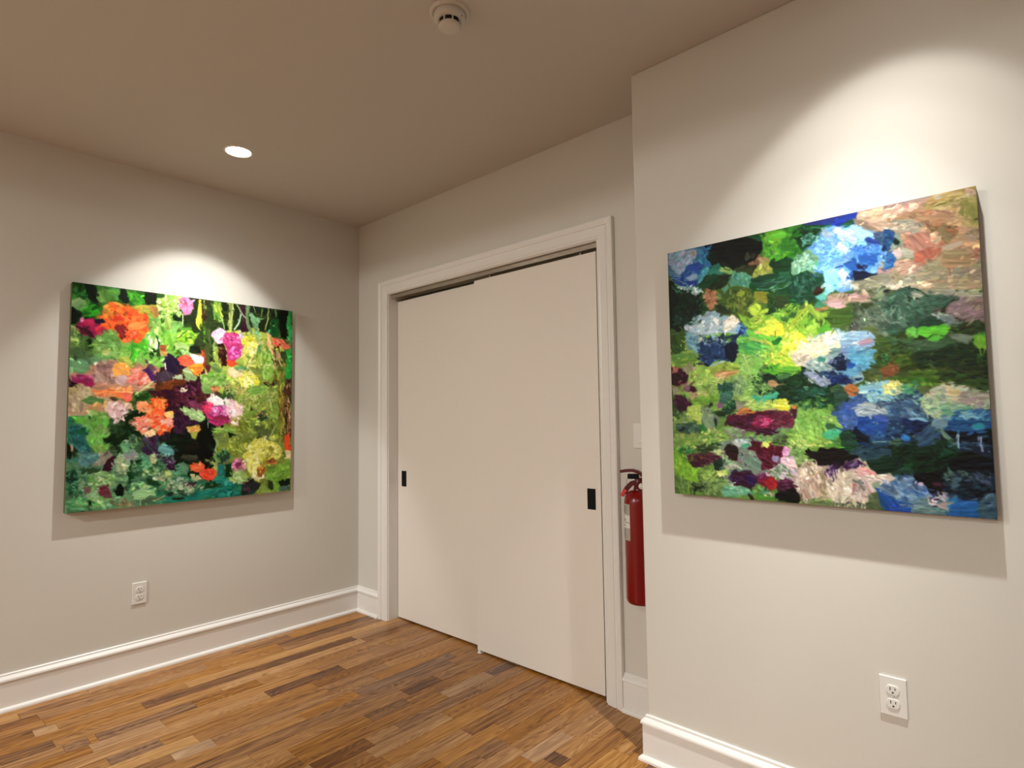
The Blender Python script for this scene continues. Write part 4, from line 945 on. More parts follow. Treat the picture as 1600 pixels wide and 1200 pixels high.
p 586 7a8 34 3 438,817 466,809 481,836 458,865
k 440 915 47 1 4 31 40 20 8 15 60 bcb 7a7 9b9 cdb
p ab8 cc9 4 3 486,872 530,881 540,903 496,899
p 423 534 5 2 449,905 511,911 506,921 454,916
k 516 937 83 0 8 21 50 25 5 -27 40 cdb 7a7 9a8 464 eec
p 031 142 5 4 550,919 605,914 631,932 606,951 556,946
k 590 928 45 0 4 21 24 21 6 15 50 132 275 021 7a8
p 187 076 0 5 478,964 556,962 626,963 646,922 699,927 732,979 711,999 642,997 556,993 474,1000
k 606 972 117 0 12 21 50 42 8 0 20 187 298 066 176
p 298 187 4 4 605,892 646,885 652,928 610,919
k 641 917 47 0 4 22 24 18 6 15 60 2a9 187 7bb
p 232 121 33 4 731,946 764,938 785,901 797,936 837,939 814,976 776,1000 732,996
k 775 956 44 1 4 39 26 28 7 51 40 323 645 212 334
p 8b4 7a3 -15 5 859,873 905,876 935,855 995,830 995,883 959,933 924,941 936,982 901,985 877,937
k 923 895 65 0 5 40 26 53 11 -20 30 8b4 9c5 7a3
p 9b5 8a3 42 5 854,935 877,948 906,985 996,994 990,1002 820,997 826,972
s 9.3 8b4 865,896 906,945 930,988
p 342 231 60 3 871,954 894,933 906,974 889,984
p 020 121 0 4 930,942 993,941 993,970 954,973
p 576 465 2 3 936,971 993,973 993,997 930,993
s 2.3 bc9 849,994 954,999
p 121 232 0 2 413,968 469,979 441,986 413,978
p 187 298 0 3 413,983 479,990 556,993 547,1003 414,998
k 459 957 47 0 5 15 30 29 4 -5 30 9a8 464 cdb 243
w 2.0 .12
d 2000 26 9 .18
r 5000 .45
w .8 .1
d 1500 13 5 .20
w .6 .15'''
STROKES_C = '''
p 463 352 4 0 1510,568 1443,866 1275,1119 1025,1296 725,1377 411,1351 119,1221 -113,1004 -259,725 -301,418 -234,120 -65,-133 184,-310 484,-391 799,-365 1090,-235 1322,-18 1469,261
p 368 58a 11 7 191,66 183,95 163,118 134,131 98,135 60,127 24,109 -4,84 -22,53 -28,22 -20,-7 0,-30 29,-44 65,-47 103,-40 139,-22 167,4 185,34
p 010 132 8 7 149,249 142,284 125,314 100,334 69,342 37,337 8,321 -16,293 -31,259 -35,222 -28,186 -11,157 14,137 44,128 76,133 106,150 129,177 144,211
p 000 010 11 3 386,73 378,100 357,121 326,133 289,135 249,127 212,109 183,84 164,54 158,24 166,-3 187,-24 218,-36 255,-38 295,-30 332,-12 361,13 380,43
p 462 573 8 6 457,262 446,288 418,309 374,321 322,322 267,314 215,296 174,271 147,242 138,212 149,186 177,165 221,153 273,152 328,160 380,178 421,203 448,232
p 372 483 12 6 564,103 557,139 538,169 510,187 477,193 442,186 409,166 384,135 367,99 363,60 370,23 389,-6 417,-25 450,-31 485,-24 518,-3 544,27 560,64
p 152 042 10 6 576,212 567,237 543,257 507,268 464,270 419,262 377,245 343,221 321,194 314,165 323,140 347,120 382,109 425,107 471,115 513,132 547,156 569,184
p 236 147 2 3 794,27 788,39 768,49 735,56 695,58 652,56 610,50 576,41 554,29 545,16 551,4 572,-6 604,-13 644,-15 688,-13 729,-7 763,2 786,14
p b98 a87 14 5 837,50 832,68 819,82 800,90 777,91 753,85 730,72 712,54 700,34 697,14 702,-5 715,-19 734,-27 758,-28 782,-21 805,-9 823,9 834,29
p 48d 6ae 11 6 754,158 746,195 724,225 693,243 655,249 615,240 578,219 548,188 530,150 524,110 533,73 554,43 586,24 624,19 664,27 701,48 730,80 749,118
p a86 b97 13 5 1064,152 1051,196 1020,230 973,249 917,252 858,238 803,209 759,168 731,120 723,71 736,28 767,-6 814,-26 870,-28 929,-14 984,15 1028,56 1055,104
p 996 a95 15 5 1041,69 1035,91 1020,107 997,116 970,116 942,109 916,94 895,73 882,50 878,26 884,4 899,-12 922,-21 948,-22 977,-14 1003,1 1024,22 1037,45
p 997 886 10 5 1039,275 1027,296 996,311 949,318 893,316 832,304 776,286 731,262 702,236 693,211 704,190 735,175 782,168 839,171 899,182 955,200 1000,224 1029,250
p 8a5 793 4 7 176,500 168,535 148,565 118,586 82,596 44,594 9,579 -19,553 -37,521 -42,484 -35,449 -15,419 15,397 51,388 89,390 124,405 152,431 170,463
p 6b4 8c5 5 6 450,441 439,474 410,501 367,518 315,525 259,520 208,503 166,477 140,445 131,411 142,378 171,351 214,333 266,326 322,332 373,348 415,374 441,407
p 8b5 9b6 2 7 448,581 434,625 399,663 346,690 282,702 214,699 151,680 101,648 68,607 58,561 72,517 107,479 160,452 224,440 291,443 354,462 405,494 437,535
p 8b3 ad4 6 6 565,415 557,456 538,492 511,517 478,528 443,524 411,506 386,475 370,436 365,393 373,351 392,316 420,291 453,280 487,283 519,302 545,332 561,371
p 573 462 7 6 720,360 713,379 695,395 667,404 633,407 597,402 564,390 537,373 520,353 514,332 521,313 540,298 568,288 602,285 638,290 671,302 698,319 715,339
p 564 453 7 5 789,369 783,403 769,431 749,451 725,459 700,456 677,441 659,416 648,385 645,350 651,316 664,288 685,268 709,259 734,263 757,278 775,303 786,334
p 9bb 8ab 4 6 715,502 707,537 685,566 653,587 614,596 574,593 536,577 506,551 487,519 481,483 490,448 511,419 543,398 582,389 623,392 660,408 691,433 710,466
p 132 021 3 6 601,581 591,607 566,629 527,644 480,651 431,648 385,637 347,618 324,593 316,566 326,540 351,518 390,503 437,497 486,499 532,511 569,530 593,554
p 452 341 4 5 793,522 788,556 776,585 760,605 740,616 719,614 701,601 686,578 677,547 675,513 680,480 691,451 708,430 728,420 748,422 767,435 782,458 791,488
p 453 564 8 4 991,351 982,373 959,390 924,400 881,401 836,395 794,380 760,360 739,336 732,311 741,289 764,273 799,263 842,261 887,268 929,282 963,303 985,327
p 877 766 8 3 1025,382 1019,399 1005,413 983,421 956,424 928,420 901,410 880,395 867,377 863,359 869,341 884,328 906,319 932,317 961,321 987,331 1008,345 1021,363
p 231 341 5 4 1085,514 1072,545 1038,570 987,586 925,592 860,586 799,569 749,544 718,513 708,480 721,449 755,424 806,408 868,403 934,409 995,425 1044,451 1075,482
p 998 a97 9 2 1037,302 1026,311 996,316 950,315 893,309 833,298 776,285 731,269 701,254 691,241 702,232 733,227 779,228 836,234 896,245 952,258 998,274 1027,289
p 7a4 684 -2 7 480,849 459,918 404,980 322,1027 222,1055 117,1059 19,1039 -61,997 -111,939 -127,872 -106,803 -51,741 31,693 131,666 236,662 334,682 413,723 464,781
p 898 798 -2 6 386,852 378,886 357,916 327,938 290,951 252,953 216,943 187,922 169,894 163,861 171,827 192,798 222,775 259,762 297,760 333,771 362,791 380,819
p 7a4 8b5 0 7 637,732 629,770 607,804 574,829 534,842 493,842 455,829 424,804 405,770 399,731 408,693 430,659 463,634 502,621 544,621 582,634 613,659 632,693
p 247 358 0 7 786,732 778,774 758,812 728,839 693,854 656,854 621,839 594,811 577,774 573,731 581,689 601,652 631,624 666,609 703,609 737,624 765,652 781,689
p 142 122 -2 7 797,833 788,858 766,880 733,897 693,907 651,908 611,901 579,887 559,866 553,842 561,818 583,796 616,779 657,769 699,767 738,774 770,789 790,809
p cb9 dca -3 7 738,904 728,936 702,965 662,987 615,1001 564,1004 518,996 480,978 456,953 449,922 459,891 485,862 524,839 572,826 622,823 669,830 707,848 731,874
p 341 452 3 5 1031,604 1020,624 991,640 948,652 896,656 840,653 789,643 747,628 720,608 711,587 722,567 750,550 793,539 846,535 901,538 953,548 995,563 1022,583
p 357 245 0 7 869,695 858,740 833,775 798,794 760,794 727,774 705,737 699,693 709,648 735,613 770,594 807,594 840,614 862,651
p 897 786 1 5 1037,660 1030,680 1010,697 981,709 946,715 909,714 875,706 847,692 829,674 824,654 831,634 851,617 880,605 915,599 952,600 986,608 1014,622 1032,640
p 147 258 0 5 1047,724 1040,740 1024,753 1000,764 971,769 940,769 911,763 888,753 873,739 868,723 874,707 890,694 915,683 944,678 975,678 1004,684 1027,694 1042,708
p 011 122 -1 5 1079,808 1067,842 1033,872 982,896 920,909 855,911 795,901 746,881 715,852 705,819 718,785 752,755 803,732 864,718 929,716 990,726 1039,746 1070,775
p 458 36a -4 6 889,950 882,978 863,1004 836,1025 803,1037 768,1040 735,1033 709,1017 693,994 688,967 695,939 714,913 742,893 775,880 810,877 842,884 868,900 885,923
p 146 257 -5 5 1035,957 1029,977 1012,995 988,1010 959,1020 928,1022 899,1018 876,1008 861,992 857,973 863,953 879,934 904,919 933,910 964,907 993,911 1016,922 1031,938
p 9ac 8ab 37 5 4,-3 126,4 129,29 111,39 77,61 77,82 35,99 10,58 2,53
k 63 33 55 -1 11 39 50 33 9 -19 30 9ac abd 8ab a9b 7ab
p 999 aab 55 3 101,9 126,5 127,32 104,34 93,25
p 37a 269 29 4 128,4 200,4 192,21 178,32 181,57 190,80 169,89 135,72 128,46
k 160 42 28 -1 6 35 26 24 6 64 40 27a 38b 258 49b
p 148 25a 28 5 81,69 135,65 162,91 133,114 109,102 90,113 57,114
k 116 86 46 -1 9 21 26 21 6 -9 30 148 25a 139 48b
p 139 148 19 4 16,110 53,113 75,132 111,138 143,130 114,152 60,150 30,131
k 71 131 48 0 8 14 18 25 4 19 20 139 24a 59c 128
p 9bd 8ac -9 2 68,113 94,105 116,107 115,125 93,129 75,121
s 2.2 adc 14,114 27,105 54,108
s 1.8 adc 22,111 42,122 82,147
k 147 116 21 -1 4 31 20 21 4 -55 30 39a 4ab 28a
p 5ab 39a 63 3 144,102 169,86 183,92 158,118 146,144 121,154 107,151 129,127
k 81 165 51 -1 8 18 40 16 5 18 60 adc cee 7bb 488 dee
k 117 181 25 0 4 10 16 14 4 27 40 eff cdd 9cc
p 276 387 10 3 183,92 211,80 217,98 236,119 216,132 189,121 168,120
p 8b6 ac7 29 2 203,106 230,104 253,116 259,130 236,129 216,119
s 2.0 df8 217,102 237,106 260,120
p 000 010 11 3 198,4 241,3 354,3 366,19 384,27 376,71 363,84 338,86 321,109 296,114 263,111 237,96 218,81 211,63 198,50 199,23
p 010 020 11 3 175,28 192,21 208,62 211,80 190,80 170,58 178,53 195,56 178,36
s 2.7 010 217,88 237,109 256,118
p 221 332 11 2 221,79 244,87 254,102 224,90
p 443 332 39 2 342,84 339,87 335,89 331,88 328,85 326,82 327,77 328,73 331,70 335,68 339,69 342,71 344,75 344,80
p 332 443 48 2 303,82 320,69 326,83 309,90 297,87
p 332 221 11 1 277,82 277,83 275,84 272,84 269,84 267,83 265,81 264,79 265,77 267,76 270,76 272,77 275,78 277,80
p 342 221 0 2 266,111 318,115 362,110 355,138 339,152 314,137 289,129
k 318 125 41 0 8 10 20 26 3 -4 20 342 221 553 221
p 865 753 56 2 321,109 350,91 366,82 375,93 359,116 334,118
p 142 253 12 3 325,7 366,3 384,17 380,32 353,20
p a95 9a4 56 2 363,94 393,100 405,109 398,127 421,154 388,157 363,159 338,161 332,157 352,138 374,119
p a86 b97 48 2 363,87 387,96 384,111 365,111
p dda ffe 65 1 368,118 383,121 373,138 369,141
k 394 142 18 0 3 13 12 12 4 30 40 ab5 9a4 894
p 5a2 483 49 3 372,8 445,5 441,100 411,117 390,100 379,71 384,27
k 416 56 30 -2 7 51 50 25 6 66 60 4a3 693 372 8b5 5a2
p 6a2 7b3 32 2 400,7 445,8 444,34 423,39
p 021 132 10 2 401,118 440,126 438,164 418,150 407,135
p 231 120 -5 3 146,144 158,125 236,126 256,136 245,158 207,175 180,184 131,176 125,161
p 142 253 -10 3 146,144 158,125 203,123 209,141 167,168 124,168 125,158
k 188 155 51 -1 9 17 26 31 5 -16 15 231 142 352 121
p 597 6a8 29 3 256,123 279,121 326,156 335,177 324,202 293,186 264,178 247,202 233,207 214,183 241,168 255,150
k 291 163 42 -1 7 26 36 20 7 29 40 6a8 498 7ba 487
p 142 254 0 2 334,184 357,168 438,164 436,214 392,219 361,211
k 393 187 45 -1 8 19 40 40 3 0 12 254 476 031 264 143
s 1.6 8c9 352,206 392,216 437,201
k 419 217 18 0 3 10 10 18 3 -18 10 ad8 8b6 487
p 562 462 8 4 230,206 254,187 299,191 337,210 348,245 327,294 280,284 248,263 232,234
k 288 239 54 -2 8 43 90 26 7 73 60 562 672 352 783 895 452
p 792 9a3 9 3 308,219 306,223 303,226 298,227 292,226 287,223 283,219 282,215 284,211 287,208 293,207 298,208 303,210 307,214
p 882 993 28 3 342,221 385,223 396,233 384,270 353,259 342,241
k 366 244 24 -1 4 19 24 16 6 38 50 893 9a4 672 782
p 242 352 28 3 385,231 436,227 433,306 406,318 385,312 383,276
k 413 280 24 -1 3 35 30 25 5 -57 40 142 253 364 031
p cd5 bd4 64 2 344,261 354,272 358,295 342,312 333,301 321,277 328,265
p 9b3 ac4 -46 2 342,312 364,293 389,290 385,305 367,309 351,327
p b86 a75 63 4 145,179 176,184 190,183 200,201 213,210 205,236 192,241 184,271 170,259 161,237 147,224
k 172 214 24 -1 4 31 24 17 6 72 40 b86 a64 c97 864
p 564 795 37 2 190,200 213,197 219,218 199,222
s 1.4 cd9 200,195 216,214
p 231 342 17 3 191,245 212,241 251,273 257,288 197,273
k 57 218 63 -2 9 50 60 29 9 17 50 010 021 132 031
k 136 240 21 -1 3 28 24 17 5 63 60 142 254 031
k 70 290 62 -1 8 39 60 22 7 34 60 132 043 243 021 254
p 010 010 62 2 0,126 23,122 23,230 1,335 -3,335
k 33 157 26 -1 4 21 16 18 4 62 60 276 021 6a8
p bcd 9bc 7 5 72,319 112,310 134,288 146,265 197,276 247,290 282,304 294,323 316,342 312,371 68,343
k 155 311 69 -1 9 34 90 21 7 -23 50 bcd dee 9bc cdd 8aa
p eed fed -13 3 236,315 257,294 282,314 288,332 241,346 215,353
k 255 324 36 -1 5 17 24 16 5 -13 40 fed eed bcc dcb
p cde bcd 6 2 92,328 91,333 87,337 82,339 76,338 71,335 67,330 66,325 68,320 72,316 77,315 83,315 88,318 91,323
k 293 349 25 -1 3 20 24 16 5 36 70 37a 59c 148 8bd
p 8b3 9c4 37 3 289,289 327,304 345,322 432,321 431,346 325,356 295,316
k 372 339 61 -1 8 26 60 25 5 -14 60 9c3 bd4 7b3 cf6 8a2
p ef4 de5 27 4 384,340 432,337 430,384 343,374
k 401 359 30 -1 4 19 30 15 5 -14 50 ef4 ff5 cd4 ffa
k 465 56 55 -2 12 50 90 24 7 1 60 6a2 382 493 271 7b3
p 382 372 12 3 500,67 497,76 489,82 478,84 466,81 455,74 448,65 446,55 449,46 457,40 468,38 480,41 491,48 498,57
p 5a2 6b3 13 3 460,26 458,33 451,37 441,38 431,35 422,30 415,23 413,15 416,9 422,5 432,4 442,7 452,12 458,19
p 142 031 13 4 492,15 518,5 557,9 591,26 579,60 548,87 514,98 504,77 491,37
k 542 45 41 -1 10 34 60 17 5 33 80 142 031 264 376 021
s 3.4 386 548,19 580,28 607,24
k 544 61 25 -1 6 18 26 17 5 -22 60 487 8ba 265 9cb
s 2.3 8cb 519,62 529,77 562,84
p 8b9 7a8 58 3 523,100 548,93 553,113 571,132 567,152 553,162 525,175 488,187 475,159 473,134 505,121
k 521 143 44 -1 9 34 110 12 4 -23 60 9cb bdc 7b9 598 cec 386
p 031 142 10 2 418,120 470,130 466,158 443,163 417,152
p 143 264 10 2 434,164 475,166 477,191 456,200 427,198
k 445 192 35 -1 6 16 20 27 3 -12 15 476 698 264
s 1.8 9cb 414,221 446,221 477,205
s 1.8 473 414,218 432,215 467,205
p 143 254 66 3 485,189 514,182 547,176 574,187 581,216 582,243 560,258 551,275 522,264 471,253 473,216
k 529 219 52 -2 9 40 90 23 5 66 50 254 365 042 476 143
p 421 210 -25 2 544,255 561,246 582,246 581,261 554,272
p 142 253 8 2 414,231 471,247 499,276 412,263
p 372 382 19 2 413,237 451,247 465,271 412,263
p 337 238 0 2 518,-1 619,-3 691,0 692,24 657,18 633,30 613,13 570,9 537,10
p 139 03a 0 3 616,8 665,8 688,11 692,24 659,22 638,32 628,32 615,20
k 650 12 38 -1 10 12 26 19 4 0 20 139 249 03a 348
p 264 153 24 2 638,44 649,28 669,27 682,33 676,44 659,40
p 7ae 6ae 67 3 561,99 573,71 590,50 601,41 623,34 638,47 669,42 684,46 707,72 729,77 729,89 721,99 740,106 753,143 749,171 740,213 708,238 673,232 660,239 667,263 633,270 603,262 581,270 585,247 581,216 585,186 569,174 556,162 573,141 560,126
k 594 97 32 -2 7 51 90 23 6 71 40 7ae 9ce 59d 8bf 6ad
p cde bce 33 2 638,53 668,48 683,63 681,98 671,114 656,99 636,88
k 652 74 23 -1 5 24 34 17 4 42 50 cdf bce def 9de
p adf 9df 43 2 663,47 684,46 707,72 729,77 726,91 712,85 709,105 691,101 680,83
k 695 81 22 -1 5 15 24 13 4 23 50 bef 9df 8ce
p 9df 8ce 0 1 681,101 706,104 710,122 681,119
p eef ccd 42 1 607,39 623,35 633,48 627,59 614,53
p abc bcd 59 1 587,56 601,47 611,52 595,64
k 643 117 23 -1 5 21 36 14 3 -58 60 def bdf 7ad fff
s 1.4 57a 636,94 646,91 656,99
k 613 143 42 -1 8 21 44 17 4 -11 60 6ae 8cf 48d 9df
k 714 141 36 -2 8 38 80 12 5 42 80 26c 15b 38d 59e 249
p 15a 26b 32 2 689,150 709,148 738,157 737,180 719,194 707,192 688,176
p 37d 59e 33 2 665,121 690,127 705,133 704,147 679,151
p 138 249 12 2 709,96 742,106 744,124 720,119 711,111
k 734 139 19 -1 4 20 24 11 4 68 60 48d 26c 6ae
p 357 457 12 3 736,82 760,85 776,100 775,131 751,131 735,105
k 759 104 19 -1 4 17 24 10 4 43 60 268 457 579 146
p 124 136 -25 2 746,142 770,127 772,136 752,155
k 754 172 14 -1 3 17 18 10 3 42 70 6ae 48c 8cf 257
s 2.6 bdf 759,170 765,180
k 717 194 27 -1 5 17 30 12 4 0 60 8cf 6be 37c 49d
p 013 124 4 2 672,203 702,208 735,220 722,244 685,236 671,223
p 125 013 -1 2 678,186 699,202 702,208 679,204
p 25a 36b -25 2 648,219 667,199 674,209 668,234 653,235
p 26b 15a -25 2 642,179 676,162 680,201 662,198 652,193
s 1.9 ace 612,173 651,166 666,166
s 2.8 138 616,182 640,179
s 3.3 148 612,194 617,198
p 8df 9ef 66 2 584,189 611,188 621,205 619,252 603,259 581,270 585,229
k 615 219 31 -2 6 45 80 20 4 75 60 8df aef 7ce 9df cff
p bdf cef -1 2 629,197 654,202 648,219 633,225
p abc cde 9 2 630,225 656,226 660,239 649,258 634,252
k 647 245 23 -1 4 15 30 14 3 -1 40 bdf 8be def 37a
s 2.2 26a 643,233 656,229
s 2.2 148 609,242 617,240
k 575 166 21 -1 4 18 30 11 3 41 70 9ef 8de bff 5ac
s 1.4 59c 595,258 614,252
p b98 cb9 0 2 688,5 780,1 778,63 730,54 707,31 690,24
k 744 26 40 -1 10 20 50 24 4 -10 25 dba c98 b87 eca b98
s 2.1 fdc 741,22 759,6
p 876 987 43 2 677,26 704,30 720,55 742,71 734,78 708,69 684,43
p a98 b98 24 2 723,50 778,57 777,83 760,85 737,65
k 756 66 19 -1 5 11 18 16 3 13 30 cba db9 a97
p a89 b98 -13 2 740,213 771,207 770,232 744,236
p 887 998 -2 3 725,230 770,227 768,277 716,269 684,269 667,260 665,240 693,239
k 722 252 43 -1 7 17 40 24 4 3 25 998 aa8 bb9 886
p ccb bb9 31 2 660,239 688,239 684,263 667,263
p 776 897 50 2 720,281 733,271 754,267 759,276 749,291 731,306 715,300
k 742 284 21 -1 3 17 26 18 3 -49 30 665 897 455
p b98 a88 6 1 592,272 684,281 707,296 707,308 591,290
k 648 287 51 0 8 9 24 41 2 6 5 b99 dba a88 caa
p 988 b98 -3 2 763,3 899,-2 906,17 862,30 826,28 761,32
k 809 15 50 -1 13 17 40 25 4 -16 20 dba eba c98 b88 fcb
p eca fcb 2 2 823,13 843,10 854,22 851,35 828,35
k 790 30 32 -1 8 17 26 26 4 -3 20 dba c98 eca b98
p a95 b96 2 2 885,14 903,2 962,0 994,-2 1002,6 981,21 940,26 901,32 888,36
k 944 27 53 -1 15 24 70 26 5 -4 20 a95 ba7 985 cb8 874
p cba bb8 2 1 892,2 920,7 923,16 898,17
p db8 cb8 9 1 928,12 965,14 967,23 936,19
s 2.1 662 895,37 923,33 938,29
s 1.9 dc8 897,36 910,26 935,30
p dc9 cb8 8 1 890,41 922,43 926,41 918,50
p dcb ca9 38 2 976,6 990,8 991,21 985,30 973,19
k 993 17 8 -1 2 16 12 9 3 70 40 775 664 986
s 1.8 664 970,50 984,41
p 995 884 70 2 972,35 1003,33 1001,106 989,108 974,83 958,69
k 983 67 22 -2 6 34 50 18 4 70 60 995 a96 884 ba7
k 950 72 33 -1 8 29 60 21 5 -11 40 ba7 b97 ca8 a86
p a86 b97 14 3 818,60 874,66 888,50 928,53 933,73 916,90 894,101 873,74
k 895 71 55 -1 14 22 50 29 5 8 25 b97 a86 c98 a75
p 998 a98 13 3 788,58 847,70 864,88 850,107 823,112 805,97 783,74
k 826 85 38 -1 9 19 40 18 6 1 30 998 aa9 a98 887
k 790 76 25 -1 6 14 20 13 4 13 40 cba b97 ccb
p 875 964 45 3 872,99 915,101 940,112 947,138 929,158 917,145 910,121 885,115
k 919 121 35 -1 8 21 50 19 5 35 40 964 875 a75 864
k 946 103 20 -1 5 13 30 16 4 0 30 b96 ca8 a85
p b87 a76 53 3 818,116 871,118 884,137 877,190 863,204 842,178 819,153
k 848 146 37 -2 8 38 90 17 5 77 40 b87 a76 c98 b76 a87
k 901 141 19 -1 4 16 30 14 3 35 50 cb9 b98 dca
p b75 a65 69 2 844,178 873,170 904,169 917,145 925,160 911,184 897,208 876,204 863,210 846,192
k 890 180 28 -2 6 32 60 17 5 77 40 a76 b87 965 b98
s 2.9 ca9 900,190 893,202 885,206
p c75 b65 33 2 845,175 872,190 863,215 854,219 839,202
p ba9 b98 -13 2 912,179 954,164 962,166 959,178 924,187
s 2.3 bb9 911,181 933,172 960,165
k 937 181 31 -1 7 13 24 26 3 -14 8 b98 a86 ba8 987
p a86 986 11 3 911,187 973,184 982,212 970,247 950,243 935,253 913,241 905,223
k 945 215 39 -1 8 29 90 19 5 -1 50 a86 b97 986 ba8 a75
s 3.3 965 923,243 925,267
s 2.8 975 934,242 933,256
s 2.8 975 954,244 954,254
s 2.8 975 967,246 967,257
k 987 140 12 -1 3 23 30 14 4 46 50 987 875 a98
p 965 a76 85 2 989,185 1001,195 999,231 992,219
k 990 209 10 -1 2 21 18 14 3 85 30 a87 864 b98
p b98 a98 10 3 785,188 813,183 841,194 856,219 867,221 852,246 799,242 757,231 767,213
k 816 214 43 -1 8 19 50 25 5 4 25 b98 c98 a87 ba9
p dcb cbb 23 2 782,157 802,155 809,171 797,180 783,171
p aa9 ba9 23 2 807,148 831,170 840,185 810,182
k 908 246 52 -1 10 29 60 26 5 4 20 997 998 a97 887
k 821 254 56 -1 10 11 26 25 4 10 20 998 aa8 887
s 2.0 ccb 814,253 825,249
k 975 269 26 -1 5 21 26 21 5 3 20 886 987 876
p 258 147 68 3 759,83 778,87 789,101 788,121 773,140 756,151
k 772 112 14 -1 3 25 24 13 4 60 60 258 036 369 479
p 9a9 899 68 2 779,102 796,100 793,116 799,126 782,142 770,146 771,129 783,126
p 021 132 12 2 782,125 793,118 800,132 792,142 783,137
p 26a 37b 33 2 756,148 777,161 784,180 782,202 768,208 753,208
k 766 182 14 -1 3 20 18 13 4 33 50 37b 26a 59c 149
s 1.8 124 784,188 779,204 761,209
k 153 347 76 -1 9 27 60 21 6 -13 50 bcd cde 9bc dee
p 9bc 7ab 62 4 68,345 101,341 132,359 123,410 101,439 80,409 78,381
k 95 386 21 -1 2 38 30 21 5 62 60 7ab 9cc 69b 58a
p 136 247 5 4 124,389 153,371 207,374 226,396 276,381 268,414 274,437 257,466 243,481 224,476 190,477 162,489 131,476 118,444
k 178 429 65 -2 6 47 100 20 5 62 60 136 247 135 358 146
p 012 013 72 3 226,416 253,402 275,421 271,444 253,472 237,481 228,450
k 180 385 51 -1 5 17 40 17 3 25 60 012 9bd 124 bde
k 172 404 38 0 4 8 24 14 2 15 40 bce 7ad 359
p 124 135 -14 2 201,370 234,377 276,372 293,364 296,374 269,387 233,387
k 299 364 19 -1 2 23 24 14 4 -46 60 148 59c 36a 7bd
p ccb bba 25 2 117,368 135,366 135,380 124,386
s 3.1 013 107,474 131,479 159,490
s 5.4 9bc 162,492 190,484 214,476
s 2.7 eff 203,481 217,476
s 2.1 021 101,442 96,487
k 156 461 45 0 4 14 16 17 4 62 60 248 59b 123
p 462 352 61 4 4,355 68,348 65,415 43,423 2,423
k 33 383 33 -1 3 39 40 22 7 33 60 351 462 573 241
k 59 386 13 -1 1 32 20 9 4 61 60 ac7 cd9 7a5
p 694 8a4 4 4 2,427 101,439 96,473 64,471 8,459
k 49 463 55 -1 4 28 30 32 6 13 40 8a4 9b5 792
p 997 a97 61 4 41,483 82,469 99,494 69,513 59,498
p 311 302 31 4 0,487 23,482 45,490 69,520 69,541 46,547 24,556 -2,544
k 29 518 37 -1 2 32 40 18 6 31 60 413 302 524 301
p 965 b76 51 2 4,477 34,486 29,504 7,506
s 3.3 311 20,556 23,577
k 54 547 29 0 2 10 16 14 5 12 40 a77 b98 946
p 301 412 21 3 60,565 82,559 103,571 108,585 81,590 67,579
p 867 755 41 2 57,558 82,559 67,583 53,575
k 126 517 53 -1 3 38 60 21 6 32 60 ac5 bd6 9b4 cd7
p 9b4 ab5 3 4 162,499 223,483 275,500 274,526 248,538 188,534 147,518
k 223 503 56 -1 4 20 30 30 5 -1 20 9b4 ab5 8a3
p c96 b95 -1 3 175,527 196,511 235,514 274,513 261,529 222,533 195,535
p fc9 fdb -1 1 185,522 205,517 225,522 215,528 192,527
k 167 553 68 -1 4 20 50 31 3 -6 30 ac6 cd8 8b4 ad7
k 163 577 45 -1 2 20 30 17 5 22 60 8a4 9b5 795
p 7a3 693 1 4 91,618 130,606 192,598 192,622 197,655 122,643 87,632
k 144 620 55 -1 2 20 40 27 6 1 40 7a3 8b4 693
k 127 592 24 0 1 8 14 17 5 2 20 ed8 dd9 bc6
k 92 598 21 0 1 14 20 12 4 11 60 dba b97 fdc 976
p 997 aa8 2 3 1,559 20,559 38,581 8,594
p 413 312 30 4 15,595 52,596 73,625 87,632 83,642 69,645 54,662 28,665 17,644
k 44 627 29 -1 1 31 30 18 6 60 60 413 524 302 735
s 3.2 312 61,659 62,676
p bc6 ac5 10 3 72,645 126,643 128,671 127,712 95,701 71,677
k 96 674 36 -1 1 31 40 17 6 20 60 cd7 bc6 ad6 9b4
k 42 687 40 -1 1 24 34 18 6 20 60 8a5 ab7 9b6 796
p 787 8a7 61 3 132,657 170,655 196,689 181,735 129,735
k 149 685 21 -1 0 34 26 20 6 61 30 9a8 8a7 899
p 132 221 1 1 160,641 167,633 176,641 170,651 164,648
s 1.7 8b4 181,621 184,655
p 131 242 -3 2 156,671 183,672 227,666 223,682 183,678
p 021 010 81 1 177,697 184,699 184,715 183,735 178,732 174,708
k 319 500 56 -2 4 42 100 29 4 73 40 9d6 ad7 8c5 bd8 7b5
s 4.5 bd8 297,459 307,502 318,542
p 4a6 5a5 20 4 275,398 308,388 354,409 398,430 373,472 321,452 274,441
k 328 429 59 -1 6 26 50 48 4 23 8 4a5 6b5 396 7c5
s 3.8 ed6 326,393 369,414
s 3.1 fe6 367,385 384,409 413,433
p 6c4 7c4 16 3 312,369 364,378 385,390 429,395 429,414 354,393 324,383
p fd8 ee6 14 2 340,369 361,371 373,386 352,380
k 406 377 27 -1 3 16 24 18 6 27 50 ff4 ee5 ef3 dd6
k 383 451 36 -1 3 19 36 15 4 25 60 cf7 ad5 9c4 df8
k 397 477 30 -1 2 28 36 15 5 35 60 8c4 bd5 ef5 7b3
p 5a2 7b3 4 2 350,512 426,492 424,523 403,535
k 380 517 21 -1 1 16 16 12 4 24 60 354 463 243
p b96 a86 13 2 376,552 405,554 411,567 399,575 375,565
k 333 549 31 -1 2 19 30 14 3 33 70 243 7b4 9c6
p 254 365 2 3 191,555 220,566 257,558 252,584 238,617 218,629 198,629 213,596 193,585
k 226 583 30 -1 1 27 36 15 5 52 60 254 376 143 465
p 365 476 22 3 202,602 239,590 245,617 218,636 198,635
